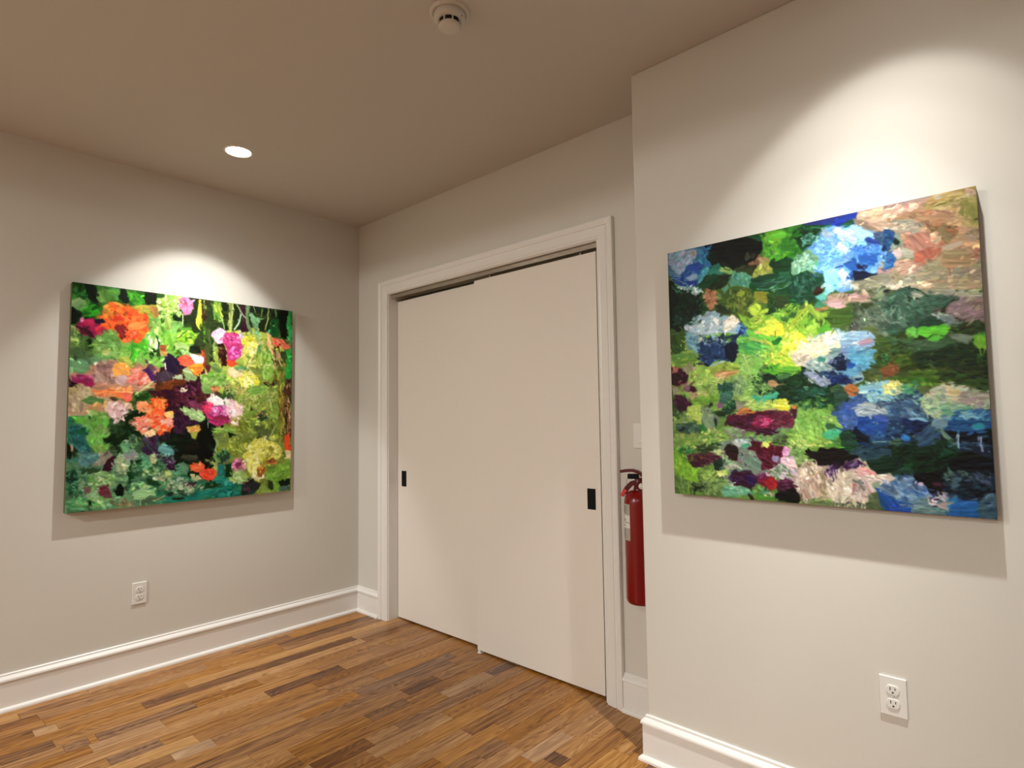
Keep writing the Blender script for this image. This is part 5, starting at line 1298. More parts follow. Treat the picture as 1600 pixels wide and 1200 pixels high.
k 272 572 22 -1 1 36 36 23 6 72 40 796 8a7 9b8 686
k 295 564 32 -1 2 29 30 16 4 63 60 8a7 7a5 9b6
s 1.6 bd9 273,566 275,585 268,601
p 132 243 11 3 217,646 244,630 263,644 256,663 229,679 213,666
k 244 640 26 -1 1 16 24 13 5 11 60 263 385 142
p 868 b87 51 2 194,635 215,633 214,649 197,655
k 341 588 52 -1 2 22 50 25 3 -18 50 8b6 ad7 7a5 685
p 5b9 4b8 -4 2 322,604 352,618 383,609 406,604 409,613 376,625 333,625 318,620
s 3.7 4ba 325,610 349,622 382,622 406,610
p 897 a98 22 3 267,628 302,632 298,658 269,664
k 336 646 52 -1 1 19 50 22 4 -8 40 ac7 bd6 8b5 cd8
k 390 641 30 -1 1 16 24 15 4 -8 30 cd5 ee6 bc6
p b73 c84 -1 2 272,667 301,661 334,675 325,681 281,680
s 2.3 dba 259,673 271,682 300,684
s 2.1 fb9 359,666 389,662 419,658
p 142 253 29 2 460,246 571,264 569,294 534,292 512,298 478,306 464,279
k 507 273 53 -1 8 15 40 21 4 19 50 143 254 032 365
p 342 252 28 2 413,245 457,249 464,279 441,297 411,296
p 5bb 7cb 29 2 551,273 581,266 586,285 572,292
p 386 497 39 1 545,300 570,288 582,302 563,309
k 633 292 49 -1 7 18 40 33 3 5 10 b98 caa a87 997
p caa b99 6 2 585,294 627,294 639,319 593,314 588,303
p 573 462 7 3 579,320 639,317 657,325 652,374 623,385 589,387 578,356
k 615 349 44 -1 6 30 70 22 6 -3 40 573 462 684 582
k 469 311 48 -1 7 28 50 24 5 -36 40 7a3 253 9b3 362
k 428 321 26 -1 4 25 30 18 5 47 50 9d5 bd4 6b4
s 7.7 ab3 526,300 505,322 476,355 446,383
s 2.1 cd5 528,316 504,343 472,373
p 8a3 9b4 66 2 520,299 534,295 547,321 568,336 592,337 578,353 551,349 530,325
p c96 b85 18 1 550,316 576,319 579,329 555,326
p bd5 9c4 -38 2 522,385 537,369 556,368 567,363 550,383 527,398
k 556 368 46 -1 6 24 60 23 3 -48 40 9c4 bd5 7b3 5a3
p 6b3 5a2 17 2 549,389 582,377 603,389 565,402
k 452 371 43 -1 5 31 60 21 4 -58 50 9c3 cd5 7a3
p ff4 ee3 27 3 409,340 432,353 438,369 437,394 407,391
p ef3 ff5 -48 4 450,433 471,404 486,387 505,393 521,416 504,429 486,443 457,465 422,468
k 476 423 48 -1 5 37 100 24 4 -48 40 ef3 ff5 dd4 ffa ce3
k 424 421 18 -1 2 25 24 18 4 64 60 ad6 6c5 9c4
p 172 383 -15 2 407,410 425,399 439,410 424,421 406,423
s 1.8 252 414,376 414,398
p bd3 cd4 25 4 405,454 463,447 498,506 500,524 432,513 403,492
k 453 493 54 -1 4 25 80 33 4 20 25 bd4 ef4 ae3 dd5 9c3
p 7b3 6a3 9 3 403,498 438,507 497,524 471,534 414,537
k 446 523 43 0 3 12 30 33 4 9 15 7b3 9c4 4a3
s 2.7 021 420,531 460,534
p 474 585 -7 2 411,537 460,537 454,549 425,552
p eeb edb -28 4 477,467 509,439 520,428 557,411 576,395 613,390 617,405 596,418 626,439 626,451 586,459 562,474 518,489 498,512 476,485
k 539 442 54 -1 5 36 120 17 5 -27 50 ffc eeb fed ddb fec
k 525 453 36 -1 3 21 40 17 5 -16 40 ffb fec ffd
p acc bdd 28 2 594,415 618,402 643,405 640,423 622,427 598,424
k 606 428 31 -1 3 18 40 17 4 27 40 fee dee bdd edd
k 499 487 28 -1 2 24 40 15 5 26 60 edc dcc ccb
p 8ac 9bd 6 3 635,407 678,409 703,409 721,437 715,459 676,456 630,463 624,439
k 665 425 45 -1 5 20 50 24 4 -5 30 ade 9cd bde 8bc
p a9b b9a 5 2 664,434 702,429 716,439 713,448 676,447
s 3.2 fff 655,448 667,444 676,450
s 1.9 eff 662,440 664,446
s 1.6 ade 673,415 693,410 702,411
p 6ac 59b 4 2 638,464 676,456 715,457 726,486 720,503 704,533 674,551 646,566 614,558 609,540 648,529 663,518 639,493
k 682 496 44 -2 4 43 90 24 5 16 30 6ac 5ac 7bc 59c
p 79c 8ac 5 2 620,456 641,452 650,476 635,481
p 9aa abb 65 3 509,506 529,490 562,474 599,475 598,507 597,531 559,546 533,520 516,525
k 560 510 40 -1 3 33 80 17 5 65 50 9bb abb 8aa cdc 799
p 688 799 5 2 586,465 605,456 623,462 625,474 604,472
p 387 498 26 2 556,477 578,482 572,493 559,492
p 124 013 26 2 587,506 609,487 637,496 649,505 638,516 638,531 612,538 599,525
k 616 506 28 -1 2 18 36 12 4 26 60 135 024 357 99b
p 013 024 83 1 621,491 622,480 626,474 632,492
p 15a 149 15 2 636,510 649,505 661,515 662,527 653,532 640,528
p 025 136 3 3 548,545 568,532 601,537 611,555 641,569 671,568 673,576 645,586 609,593 584,586 571,565
k 605 567 49 -1 3 21 60 17 4 14 40 125 137 013 248
k 575 544 26 0 2 12 26 12 3 14 60 357 012 8ac
p 89b aab 55 3 505,524 533,532 551,555 574,568 579,583 557,588 541,581 534,560 516,546
k 542 560 32 -1 2 21 50 14 3 50 40 9ab 456 bcc 688 dcd
s 2.6 ddd 542,578 547,566 558,564
k 464 571 65 -1 4 34 90 27 6 3 60 131 242 020 253 141
k 541 602 62 -1 3 18 50 23 5 2 50 254 032 376 142
s 3.5 797 503,585 511,583
p 353 464 13 2 573,592 599,590 617,603 619,620 577,613
p b64 a73 25 2 622,597 640,589 660,593 664,613 644,624 626,618
k 642 607 18 0 1 12 16 11 4 46 40 c75 963 974
p 8bc 9cd -8 2 662,596 695,586 719,585 731,577 755,570 752,631 659,619
k 706 601 46 -1 2 23 70 16 4 -9 50 9cd 6ac adc 49b bdd
k 713 607 29 0 1 8 16 13 3 -9 40 158 26a
p ed9 fea 2 2 740,591 754,587 753,606 742,605
p 565 676 7 3 681,331 697,308 731,307 767,296 761,427 738,425 703,401 678,398 670,368
k 722 354 48 -2 7 48 120 16 4 67 60 565 676 454 898 465 786
k 670 353 15 -2 2 38 30 13 3 75 50 454 343 676
s 2.1 aa9 682,320 695,307 714,309
p 342 453 40 2 684,323 709,315 721,320 701,334 686,338
k 664 390 12 -1 2 15 14 11 3 66 60 556 ccb 343
s 2.7 ddd 656,404 671,406
p 674 563 6 3 678,398 727,398 726,423 702,412
p 462 352 -6 3 721,437 761,430 757,528 733,535 717,511 731,484 717,460
k 740 476 21 -2 2 51 50 23 5 -6 40 341 452 562
k 742 535 19 -1 1 17 20 15 5 4 40 753 652 863
k 720 556 31 -1 2 17 30 21 5 -19 30 564 453 673
k 809 273 59 -1 10 17 40 30 4 0 15 cba dcb aa9 bb9 998
k 779 273 28 0 5 8 20 15 3 -2 20 fed dcb
k 864 285 22 0 4 8 14 15 3 9 20 db9 ca8
k 948 297 53 -1 9 21 40 30 4 3 15 a97 997 986 a87
p 222 332 9 1 750,280 762,282 762,290 750,293
p 354 465 8 3 749,320 764,294 797,285 806,281 841,290 863,304 871,316 905,320 938,328 941,341 911,360 877,372 868,378 901,402 913,409 900,415 836,410 745,410
k 806 339 74 -2 11 41 150 23 5 20 50 354 465 243 576 364
k 883 334 40 -1 6 22 50 31 3 -1 20 465 354 576
s 3.9 243 808,281 830,288 852,305 866,321
s 2.2 898 823,298 845,301 856,314
p bba aa9 26 1 825,302 843,305 856,319 849,321 834,317 825,309
s 1.2 ccb 814,307 827,318 838,328
s 3.0 132 803,294 818,316 838,325
s 1.7 121 873,371 899,364 921,346 941,341
s 1.2 9a8 802,322 821,338
k 777 369 39 -1 5 25 60 23 3 67 60 687 354 9a9 798
p 132 243 7 2 846,384 881,383 899,407 890,414 847,411 834,399
p 332 221 8 1 901,359 907,365 905,373 896,369
k 954 372 46 -1 7 29 80 25 4 -24 25 877 766 988 978
s 3.3 aaa 872,376 889,389 906,384
k 893 387 17 0 2 8 20 14 3 41 30 9a9 788 aba
p 998 aa9 21 2 875,314 893,304 914,304 938,316 936,327 905,320
k 962 328 30 -1 5 13 24 25 3 -1 12 bb9 aa9 998
k 981 362 18 -1 3 16 24 18 4 -30 20 987 a87 766
p 677 788 31 2 889,389 910,387 920,404 934,411 929,421 909,419 901,407
p 221 342 31 1 926,400 935,398 940,407 932,408
k 928 416 18 0 2 11 20 14 3 -18 40 565 676 454
p 231 342 19 2 917,430 938,419 956,422 975,408 988,418 999,435 1000,443 977,448 961,448 932,445
k 957 432 40 -1 5 16 50 21 4 0 30 231 342 352 221
s 1.4 aa8 954,424 971,403
s 1.1 776 958,425 972,411
p 7c5 6b4 40 1 807,417 825,411 833,420 830,447 819,446 806,431
p 694 583 40 1 815,427 823,425 823,436 816,435
p 6c3 5b2 6 1 833,420 843,411 871,415 900,416 909,419 914,440 907,450 882,442 869,441 858,450 835,440
k 874 428 36 0 4 11 26 22 3 2 12 6c3 7c3 5b2
p 5b3 6c4 12 1 860,453 874,444 888,446 897,452 888,462 869,458
s 2.2 341 858,452 872,441 886,444 897,451
s 1.5 242 833,420 832,437
p 676 787 12 2 916,446 940,446 966,452 961,472 936,464 907,461
k 936 454 31 0 3 8 18 23 3 12 12 787 666 897
p 464 353 11 2 818,452 860,459 911,459 931,469 898,479 850,488 828,483 807,467
k 851 469 54 0 5 11 30 27 4 9 15 464 354 565
p 7a3 6a2 77 2 969,449 984,448 1000,450 998,491 984,495 975,491 969,473
k 981 471 16 -1 2 18 24 14 4 41 60 7b3 8b4 592
s 2.9 8b4 982,492 984,503 986,516
s 2.7 8b4 995,493 992,511
p 472 483 69 1 969,449 979,443 998,447 998,455
p 231 131 -1 2 821,496 841,487 876,487 919,473 959,474 967,491 997,506 997,545 957,534 922,542 864,548 836,546 822,521
k 913 515 87 -1 7 29 120 26 5 -1 20 231 121 342 132
k 955 562 50 -1 3 21 50 25 5 0 15 231 122 342
k 773 458 46 -1 5 28 50 23 5 5 30 353 464 475 342
k 791 502 27 -1 2 28 40 15 5 28 50 451 361 562
p 853 742 27 3 739,528 758,524 779,528 780,542 761,558 738,562
k 760 538 21 -1 1 17 24 13 5 27 50 964 752 753
p 462 572 3 2 803,552 830,548 864,554 877,565 863,575 797,571
k 847 560 37 0 2 11 26 19 4 9 20 572 683 461
s 1.5 894 805,548 830,546 836,549
k 745 498 12 -1 1 17 14 10 3 27 60 397 5a8 286
k 839 582 82 -1 5 24 60 29 7 9 25 572 462 361 683 351
k 934 583 61 -1 4 23 40 31 6 7 20 341 231 352
k 993 606 17 -1 1 23 20 20 4 6 15 352 121 463
p 563 674 8 3 828,601 851,596 864,607 850,619 831,614
p ff9 dd8 14 3 740,589 758,585 782,595 774,603 757,606 752,631 742,626
k 761 602 31 -1 1 25 30 17 5 26 50 fda dd8 9cb ff8
k 787 632 44 -2 2 41 80 22 4 14 50 7aa 9cc 488 bdc 598
k 801 604 27 -1 1 16 24 16 4 -9 40 375 6a7 497
k 778 665 61 -2 2 45 110 19 5 13 50 79a 357 9bc 246 8ab 124
p 357 468 13 4 734,639 816,650 844,687 830,711 766,714 731,706
k 794 690 51 -1 1 29 60 19 5 13 50 58a 79a 247 346
p 125 136 0 3 783,710 814,707 852,715 845,735 821,755 785,743
k 813 727 33 -1 0 20 24 22 4 0 40 012 013 135
p 9ce 7bc -3 2 805,705 843,703 853,713 830,715 810,713
p 9a8 aba 1 5 837,626 887,600 921,596 948,611 974,628 1000,633 999,674 966,674 929,681 898,692 866,707 847,687 836,658
k 920 629 71 -1 3 31 80 24 6 -10 40 bba aba cb9 9a8 dcb
p cb8 dca 15 3 901,625 920,614 932,622 928,638 907,637
p db9 eca 8 1 895,615 914,617 908,621
k 874 664 38 -2 1 36 50 21 6 26 50 9b8 aba 798 bc9
k 967 647 36 -1 1 23 30 30 7 1 20 998 a99 988
k 911 676 46 -1 1 20 40 28 5 -5 20 7a8 9b9 598
s 2.2 bca 836,654 844,679 850,703
p 369 258 0 4 878,715 929,681 998,674 999,716 970,716 915,723 887,731
k 950 696 57 -1 1 23 60 27 5 -5 30 369 49a 258 37a
k 956 693 30 -1 0 12 16 20 4 -17 30 6ac 8bc
p 147 258 -3 3 877,731 928,712 987,716 995,727 980,746 938,747 914,743
k 951 731 48 -1 0 19 40 24 5 -10 30 158 26a 37b 147
p 29a 38b 0 3 989,731 988,736 983,740 977,742 971,742 965,740 961,736 960,731 962,726 966,722 972,720 979,720 984,722 988,726
p 79a 689 0 4 859,703 891,700 890,723 877,735 859,719
p 012 001 -4 3 877,739 914,743 956,750 994,754 995,792 972,792 937,778 913,762 895,755
p 123 235 11 3 912,778 955,777 995,792 996,822 959,808 924,797
k 948 789 45 -1 -1 12 24 27 4 11 20 357 246 579
s 4.1 9bc 925,756 923,778 923,795
s 3.1 49c 924,739 924,751
s 5.0 9ac 978,760 976,781 977,802
s 2.3 49b 978,760 994,758
s 2.0 abd 989,803 993,804
p 135 246 0 4 731,714 783,715 785,747 811,772 796,792 727,798
k 761 747 45 -1 0 33 50 19 5 11 50 135 247 357 58a 124
p 28d 39e 11 1 784,758 804,762 806,772 794,772 784,768
s 1.5 79a 808,764 835,743 855,723
p 243 465 -1 3 739,781 770,770 783,778 769,797 749,793
s 1.9 010 749,777 766,780 782,775
p 245 357 -35 4 814,780 852,731 877,743 879,763 849,779 823,792
k 847 759 29 -1 0 24 26 22 5 -44 30 357 246 468
p 587 798 36 3 877,743 895,759 918,786 912,790 888,767 873,747
p 031 021 -25 4 726,819 796,792 843,779 876,763 901,766 930,801 952,831 921,848 885,833 858,866 806,877 759,867 724,864
k 828 824 105 -2 -3 36 110 40 7 -19 25 021 132 031 010
k 887 790 34 -1 -1 24 26 25 6 36 40 132 143 254
p 001 010 -2 3 898,829 953,808 999,825 1000,859 951,858 896,856
k 961 834 44 -1 -2 15 20 30 5 -2 20 012 001 123
p 132 243 -2 3 724,877 766,867 806,869 799,881 724,881
p 000 001 21 3 802,881 832,871 868,870 879,904 874,936 845,938 833,915 805,901
p 312 423 8 2 847,902 869,901 878,910 865,921 850,916
p cbd dce 21 1 825,916 823,918 821,919 818,919 815,918 813,916 811,913 812,910 813,908 816,907 819,907 822,908 824,910 825,913
s 2.5 eef 855,945 867,952
p 123 012 -3 3 870,885 908,864 951,862 1000,863 1000,926 947,942 892,946 875,924
k 913 887 40 -1 -2 27 60 17 5 22 60 456 345 798 234 687
k 970 883 35 -1 -2 23 50 17 5 22 50 345 457 567 123
k 942 915 54 -1 -4 19 40 24 5 -16 30 012 134 001 245
p 467 578 -15 3 907,883 923,874 918,909 897,919
s 2.7 689 904,949 932,949 956,939
p 79b 68a 20 5 723,885 752,880 799,889 811,917 845,946 815,968 754,970 731,947 722,923
k 777 919 64 -2 -4 45 130 22 5 14 50 8ac 79b 57a 9bc 469 37a
p cba dcc 20 3 723,885 741,880 751,900 730,906 723,902
p 14a 25b 54 4 720,956 735,947 761,981 801,990 787,999 739,1002 719,981
k 757 982 41 -1 -4 16 30 22 5 31 30 15b 14a 37b 248
p 688 799 7 4 791,983 832,951 853,969 878,975 884,997 820,1000 794,998
k 837 978 45 -1 -4 20 36 32 6 -5 25 689 799 588
s 1.8 9ab 764,977 824,974
k 833 931 32 -1 -2 12 24 18 4 27 40 58b 79b 35a
k 864 952 29 -1 -2 24 40 18 4 33 50 ccd 9ab 312 dcc
p baa cbb 20 3 860,964 880,951 889,954 884,982 866,976
p 26b 16a -5 2 892,942 923,948 952,953 956,998 920,1003 880,998 891,973
k 921 978 36 -1 -3 27 24 31 5 -5 20 26b 17b 16a
p 39c 28b -4 2 917,950 915,953 911,956 904,958 897,958 891,957 887,955 886,953 887,949 892,947 898,945 905,944 911,945 915,947
p 367 467 -15 4 958,960 977,928 1000,934 998,1001 956,1000
k 978 965 23 -2 -2 41 40 23 5 -15 30 467 356 579 246
k 983 931 20 0 -2 9 14 14 4 -16 40 79a 578
k 15 720 33 -1 0 21 20 18 5 9 50 7a5 9b6 685
p 464 354 4 3 15,713 88,710 119,727 111,754 68,758 21,744
k 69 730 50 -1 0 21 36 25 5 4 30 576 465 687 798
p 012 123 0 1 22,734 51,728 53,737 33,742
k 62 744 18 0 0 14 10 14 4 29 50 134 235
p 383 272 60 1 123,713 130,723 140,744 122,751 117,734
k 60 785 72 -1 -1 35 80 25 6 8 50 8a5 ab6 795 9b5
k 180 770 64 -1 -1 27 70 23 5 0 40 ac6 cd7 8b5 9b6
p 243 132 -4 2 145,798 192,795 202,798 178,802 151,803
p 342 453 -1 2 95,809 144,801 178,807 164,824 109,822
k 151 811 41 0 -1 10 20 20 4 -1 30 574 8a6 463
s 2.5 253 26,828 59,820 88,812
k 55 823 40 0 -1 14 26 21 3 -15 30 274 495 163
s 2.5 131 33,834 36,852 65,864
s 3.0 cd9 154,826 178,827 208,824
k 194 830 20 0 -1 10 14 17 3 8 30 dda bc7
p 8b3 7b2 59 4 4,832 29,838 36,859 68,878 78,898 106,907 97,958 69,953 45,934 19,922 -3,923
k 46 900 47 -2 -2 48 60 32 6 59 40 8b3 9c3 7a3 8b4
s 5.0 8b4 32,921 33,962
s 4.2 9b5 62,950 62,1002
s 3.5 7a4 48,944 50,985
k 22 960 33 -1 -2 35 40 21 5 81 30 684 573 795
p 523 634 2 3 65,847 91,833 164,834 210,843 190,866 149,881 99,894 75,885
k 129 859 62 -1 -2 27 70 27 5 28 40 634 413 743 856 312
p 423 312 7 2 68,871 107,870 121,893 85,894
p 132 243 17 3 169,867 204,849 205,889 188,903 175,897
p 688 465 -2 1 203,886 202,888 199,890 196,891 192,891 188,890 186,889 185,886 186,884 189,882 192,881 196,881 199,882 202,883
p 211 301 8 2 209,823 225,799 261,805 265,825 265,857 242,861 230,842 214,836
k 161 904 68 -1 -3 20 60 17 5 7 60 9c5 bd6 8b4 bd7
p ef9 de8 1 1 175,907 208,905 221,908 194,919
k 140 929 28 0 -2 13 20 17 5 6 30 ac6 bd7 9b5
k 187 926 20 0 -1 10 12 10 3 38 60 452 563
k 173 950 67 -1 -4 20 50 23 5 1 40 8a6 9b7 685
k 50 975 58 -1 -4 21 30 21 5 59 40 684 573 795
k 114 971 42 -1 -3 17 20 21 5 5 40 453 564 8a5
p 010 121 5 2 80,959 97,968 121,965 132,969 104,975 86,983
s 4.2 121 84,973 85,1000
k 152 985 38 -1 -3 17 26 17 5 59 40 564 785 8a6
p 7b9 6a8 0 3 186,966 223,950 255,948 290,952 311,976 295,993 198,998 192,985
k 248 974 51 -1 -4 16 34 29 5 -1 15 7b9 6a8 8ca
s 2.2 bdc 251,967 274,964
p 502 413 21 3 222,704 229,684 249,678 297,679 328,682 359,673 419,665 416,740 380,746 356,756 335,750 298,740 247,730 225,717
k 274 704 51 -1 0 23 60 26 6 15 40 413 502 312 625
k 367 712 45 -1 0 22 60 25 5 -10 40 836 a14 714 b47
k 373 705 27 0 0 9 24 9 3 11 60 c58 d69
p 302 413 10 2 326,740 416,731 416,746 383,756 341,753
s 3.8 757 304,737 335,750
p 9a8 8a7 0 2 215,727 247,737 297,753 278,769 233,760
k 256 750 42 -1 0 16 40 16 4 20 50 867 9a8 bba 758
k 355 768 57 0 -1 13 40 19 4 0 30 797 8a6 586 9b8
s 2.7 132 385,785 405,783
p bbb aba 19 3 239,780 271,779 309,788 314,804 290,792 264,802 245,796
k 274 792 35 -1 -1 16 30 16 4 19 40 bcc 9bb dee
p 6b9 5a8 -21 2 277,798 308,791 311,804 289,817
p ef8 de7 -1 2 355,787 367,778 384,790 375,803 357,800
p 613 502 8 2 318,791 354,794 384,799 414,796 410,876 378,884 348,885 343,854 335,829 326,823 301,820
k 368 840 42 -2 -1 41 80 28 6 51 50 613 502 724 401
p a9c b9c 8 2 387,830 412,834 411,854 385,849
p 798 898 29 4 268,854 294,837 331,842 346,860 342,886 329,908 311,893 274,873
k 306 862 37 -1 -1 29 60 19 5 61 50 898 798 9a9 676 aa9
s 3.8 99a 273,824 285,834 275,857
s 2.6 121 276,827 282,839
s 4.5 eed 248,874 273,887
p 868 998 8 2 262,864 275,857 265,844
k 229 858 26 -1 -1 20 24 16 5 7 50 9b8 8a7 adb
k 238 881 26 0 -1 10 20 16 4 7 40 bba aa9
p 413 302 17 3 227,920 247,900 283,898 304,900 322,915 324,940 305,957 265,944 239,949
k 250 926 26 -1 -2 19 26 16 5 17 50 426 314 437
p 424 315 28 2 282,901 311,900 325,918 318,947 290,939 282,920
s 2.5 312 307,944 308,970
p 714 623 17 2 322,918 359,904 380,905 400,929 393,945 375,962 348,948 325,937
p a12 812 29 2 358,922 383,908 400,929 390,942 372,962 361,941
k 370 934 24 -1 -2 19 24 15 4 51 40 a12 c23 714
p 413 524 -3 2 399,935 408,929 407,959 399,954
k 350 904 30 0 -2 13 20 18 4 -3 40 967 859 ba9
s 2.4 fff 375,886 396,880 405,864
k 392 902 18 -1 -1 19 20 15 4 62 50 ccc 9a9 bbb
k 239 949 26 0 -2 7 10 16 3 6 30 cdb eed
p 5b9 4a8 -4 2 339,964 357,958 363,969 347,976
k 344 973 33 0 -3 13 30 12 4 -4 50 7a6 586 6b9
p 593 684 -4 2 320,982 392,979 391,998 319,1001
k 371 978 18 0 -1 7 16 9 4 39 60 ccb dda 897
s 3.8 210 305,998 315,999
p 010 000 -4 2 392,976 407,969 406,990 394,988
k 549 631 94 -1 3 30 90 32 6 7 40 021 132 142 031 254
p dd3 ee4 1 3 398,637 420,630 438,627 449,643 451,662 426,662 397,657
k 427 642 29 -1 1 16 24 17 5 -3 40 ee4 dd5 bd5 ffa
p c84 211 64 2 457,651 475,651 472,668 458,668
p 502 634 22 3 397,669 444,666 464,701 464,712 452,731 394,731
k 428 697 40 -1 0 27 34 26 6 -9 40 613 724 502 935
p 413 524 63 2 451,666 476,670 475,697 464,708
s 2.2 958 394,731 427,729 460,720
k 416 747 33 -1 0 16 24 19 5 0 40 686 797 575
k 418 770 29 -1 0 19 20 19 6 0 40 564 686 453
p 8b5 7a5 64 4 487,648 501,656 517,686 538,668 554,676 550,698 577,687 599,702 608,724 588,728 563,709 543,713 529,709 555,746 547,765 520,776 492,788 457,777 467,724 482,686
k 508 724 58 -2 0 60 140 32 5 73 50 9c6 8b5 ad7 7a4 6a4
p 9c6 8b5 34 2 547,698 570,683 590,691 611,724 601,728 583,709 560,702
s 2.8 cd8 554,691 583,695 608,721
p 363 474 22 2 563,709 589,720 592,728 569,728
k 489 769 49 -1 -1 30 60 22 5 10 60 9c5 bd6 7a4 cd7
k 482 788 38 -1 -1 19 40 15 4 32 70 cd8 8b5 ac6 ee9
k 543 776 37 -1 -1 15 30 21 6 -6 30 9c5 bc6 7a4
k 596 779 29 -1 0 26 30 27 5 0 30 6a4 583 473
p 4b8 5c9 0 2 558,746 568,735 588,730 604,739 600,753 580,765 564,759
s 2.8 8da 568,737 585,731 601,739
k 470 826 35 -1 -1 30 40 22 6 63 50 8a6 9b7 796 7a5
k 493 845 28 -1 -1 19 30 16 4 42 60 bd9 9b7 8a5
p 243 354 2 3 591,669 617,648 637,627 632,612 619,604 594,603 592,647
p 35a 46a 1 4 590,680 617,666 637,634 669,628 696,622 693,636 674,653 655,663 654,689 668,703 639,739 620,742 608,713
k 631 695 41 -2 1 40 60 20 7 0 60 35a 469 259 57b
k 668 631 31 -1 1 14 20 20 5 -3 30 358 7ab 469
k 720 633 33 -1 1 21 44 19 5 13 50 8bc adc 59b bdd
s 4.6 dff 666,615 688,613
p 9ab abb 12 3 653,667 674,653 692,661 716,661 745,673 747,683 696,689 675,696 660,689
k 691 671 42 -1 1 18 44 30 4 7 30 9ab bcc 89a cdd
k 731 655 24 -1 1 14 24 19 4 13 40 579 8ab 346
p 149 259 0 3 653,706 690,693 695,717 740,718 738,749 693,756 664,735
k 698 728 45 -1 0 21 40 20 5 6 40 15a 26a 149 358
p 35a 46b 0 2 699,696 726,688 744,693 746,711 731,718 710,711
s 2.3 9ab 704,714 716,721 713,714
p 012 001 34 1 649,728 664,739 687,760 694,781 689,785 659,782 642,771 645,749
p 147 036 10 2 646,782 680,785 692,792 686,799 655,792
k 723 767 27 -1 0 21 24 19 4 0 40 258 147 369
s 2.9 9b9 698,781 710,777 734,780
p 132 243 0 4 600,750 639,742 640,775 648,807 623,807 605,797
k 625 775 25 -1 0 32 30 20 6 0 50 243 152 254
p 245 356 -1 3 643,793 722,791 745,804 744,825 690,841 660,835
k 691 809 51 -1 -1 21 30 36 6 -7 20 245 356 134
p 021 132 -8 3 675,841 744,815 741,873 718,878 689,865
p 000 100 -1 1 498,814 512,803 522,814 539,813 546,791 559,798 575,801 598,808 636,814 656,835 634,843 602,855 576,860 543,869 523,855 510,844
p 314 425 32 3 546,872 583,859 615,844 647,839 665,856 671,863 633,864 611,880 594,895 568,897 552,890
k 608 866 61 -1 -3 22 80 20 4 -19 40 314 426 535 98a 203
k 575 893 26 -1 -1 18 30 21 3 73 30 325 dcd ebd 546
p 714 502 -1 3 392,794 421,797 424,820 412,836 390,829
p dbd ead 20 3 418,816 432,793 449,804 445,827 423,836
p 99b a9c 8 2 390,833 416,836 419,851 389,852
p ecd fdd 30 3 419,840 444,835 462,849 467,880 446,881 418,863
k 444 850 21 -1 -1 23 24 18 5 30 50 fde dbd ece
p 613 512 19 2 389,856 404,863 392,875 389,876
s 3.0 fff 388,883 400,871 407,861
k 410 886 25 -1 -1 23 30 19 5 62 50 9a9 7a8 aba 687
k 442 904 32 -1 -2 31 50 22 4 52 50 dcd bbc ecd a9a
p 912 b22 17 2 387,914 401,925 397,952 385,953
p 413 624 -3 3 401,937 423,916 444,926 451,949 407,959
k 426 939 29 -1 -2 19 24 19 4 -3 50 535 413 847
p 000 010 -4 3 388,980 407,963 440,957 454,952 471,974 466,996 431,1001 402,994
p dcb cba 83 5 463,902 474,879 503,863 536,865 555,894 561,908 567,922 581,910 610,887 633,872 673,877 706,879 726,895 716,913 689,918 681,960 672,975 635,968 603,977 571,987 559,970 532,976 491,991 468,963
k 504 923 51 -3 -3 64 140 39 5 78 25 edc dcb cba fed b98
k 602 931 48 -2 -3 54 130 37 5 78 30 edc dcb cba eec
k 662 920 34 -2 -2 53 90 39 4 69 20 dcc ecc baa edc
k 544 920 10 -2 -1 41 24 24 3 83 10 876 a98 985
k 512 877 20 -1 -1 22 20 18 4 63 60 cb8 876 eed
p e99 daa 20 3 646,867 688,872 709,882 705,893 673,887
k 682 880 33 -1 -2 14 26 23 4 20 20 e99 ebb d88
s 3.9 dbb 646,871 672,912 682,946
s 4.0 c88 636,918 636,950
s 4.0 887 635,907 653,920 667,940
k 705 900 24 -1 -1 17 34 19 5 8 30 edc fed dcc
p 778 898 8 2 632,907 656,906 656,920
s 3.2 edc 484,984 483,999
s 2.5 edc 494,983 494,992
s 3.8 fee 582,983 582,999
s 3.1 fee 590,982 591,1000
s 2.7 edc 610,977 609,1000
s 3.0 edc 618,976 617,1001
s 3.3 ddc 643,964 640,997
s 3.3 edc 660,969 659,999
s 3.9 edc 671,968 668,1000
p 786 895 -4 3 470,981 490,994 558,978 577,998 500,1001 470,996
k 531 987 44 0 -4 11 24 21 5 -4 40 7a5 896 675
k 628 993 50 0 -5 11 30 17 4 -5 40 675 344 786
p 564 675 -4 3 679,954 700,945 725,978 733,999 677,999
k 701 983 27 -1 -2 17 24 19 5 18 40 564 675 453
p 9a9 8a8 7 3 686,918 716,913 713,930 692,935
p 047 15a 54 3 692,932 715,934 738,959 736,997 719,975 703,948
k 727 926 18 -1 -1 24 24 19 4 32 50 468 57a 9ab
w 2.0 .12
d 1700 26 9 .16
r 6000 .45
w .8 .1
d 1300 13 5 .18
w .6 .15'''
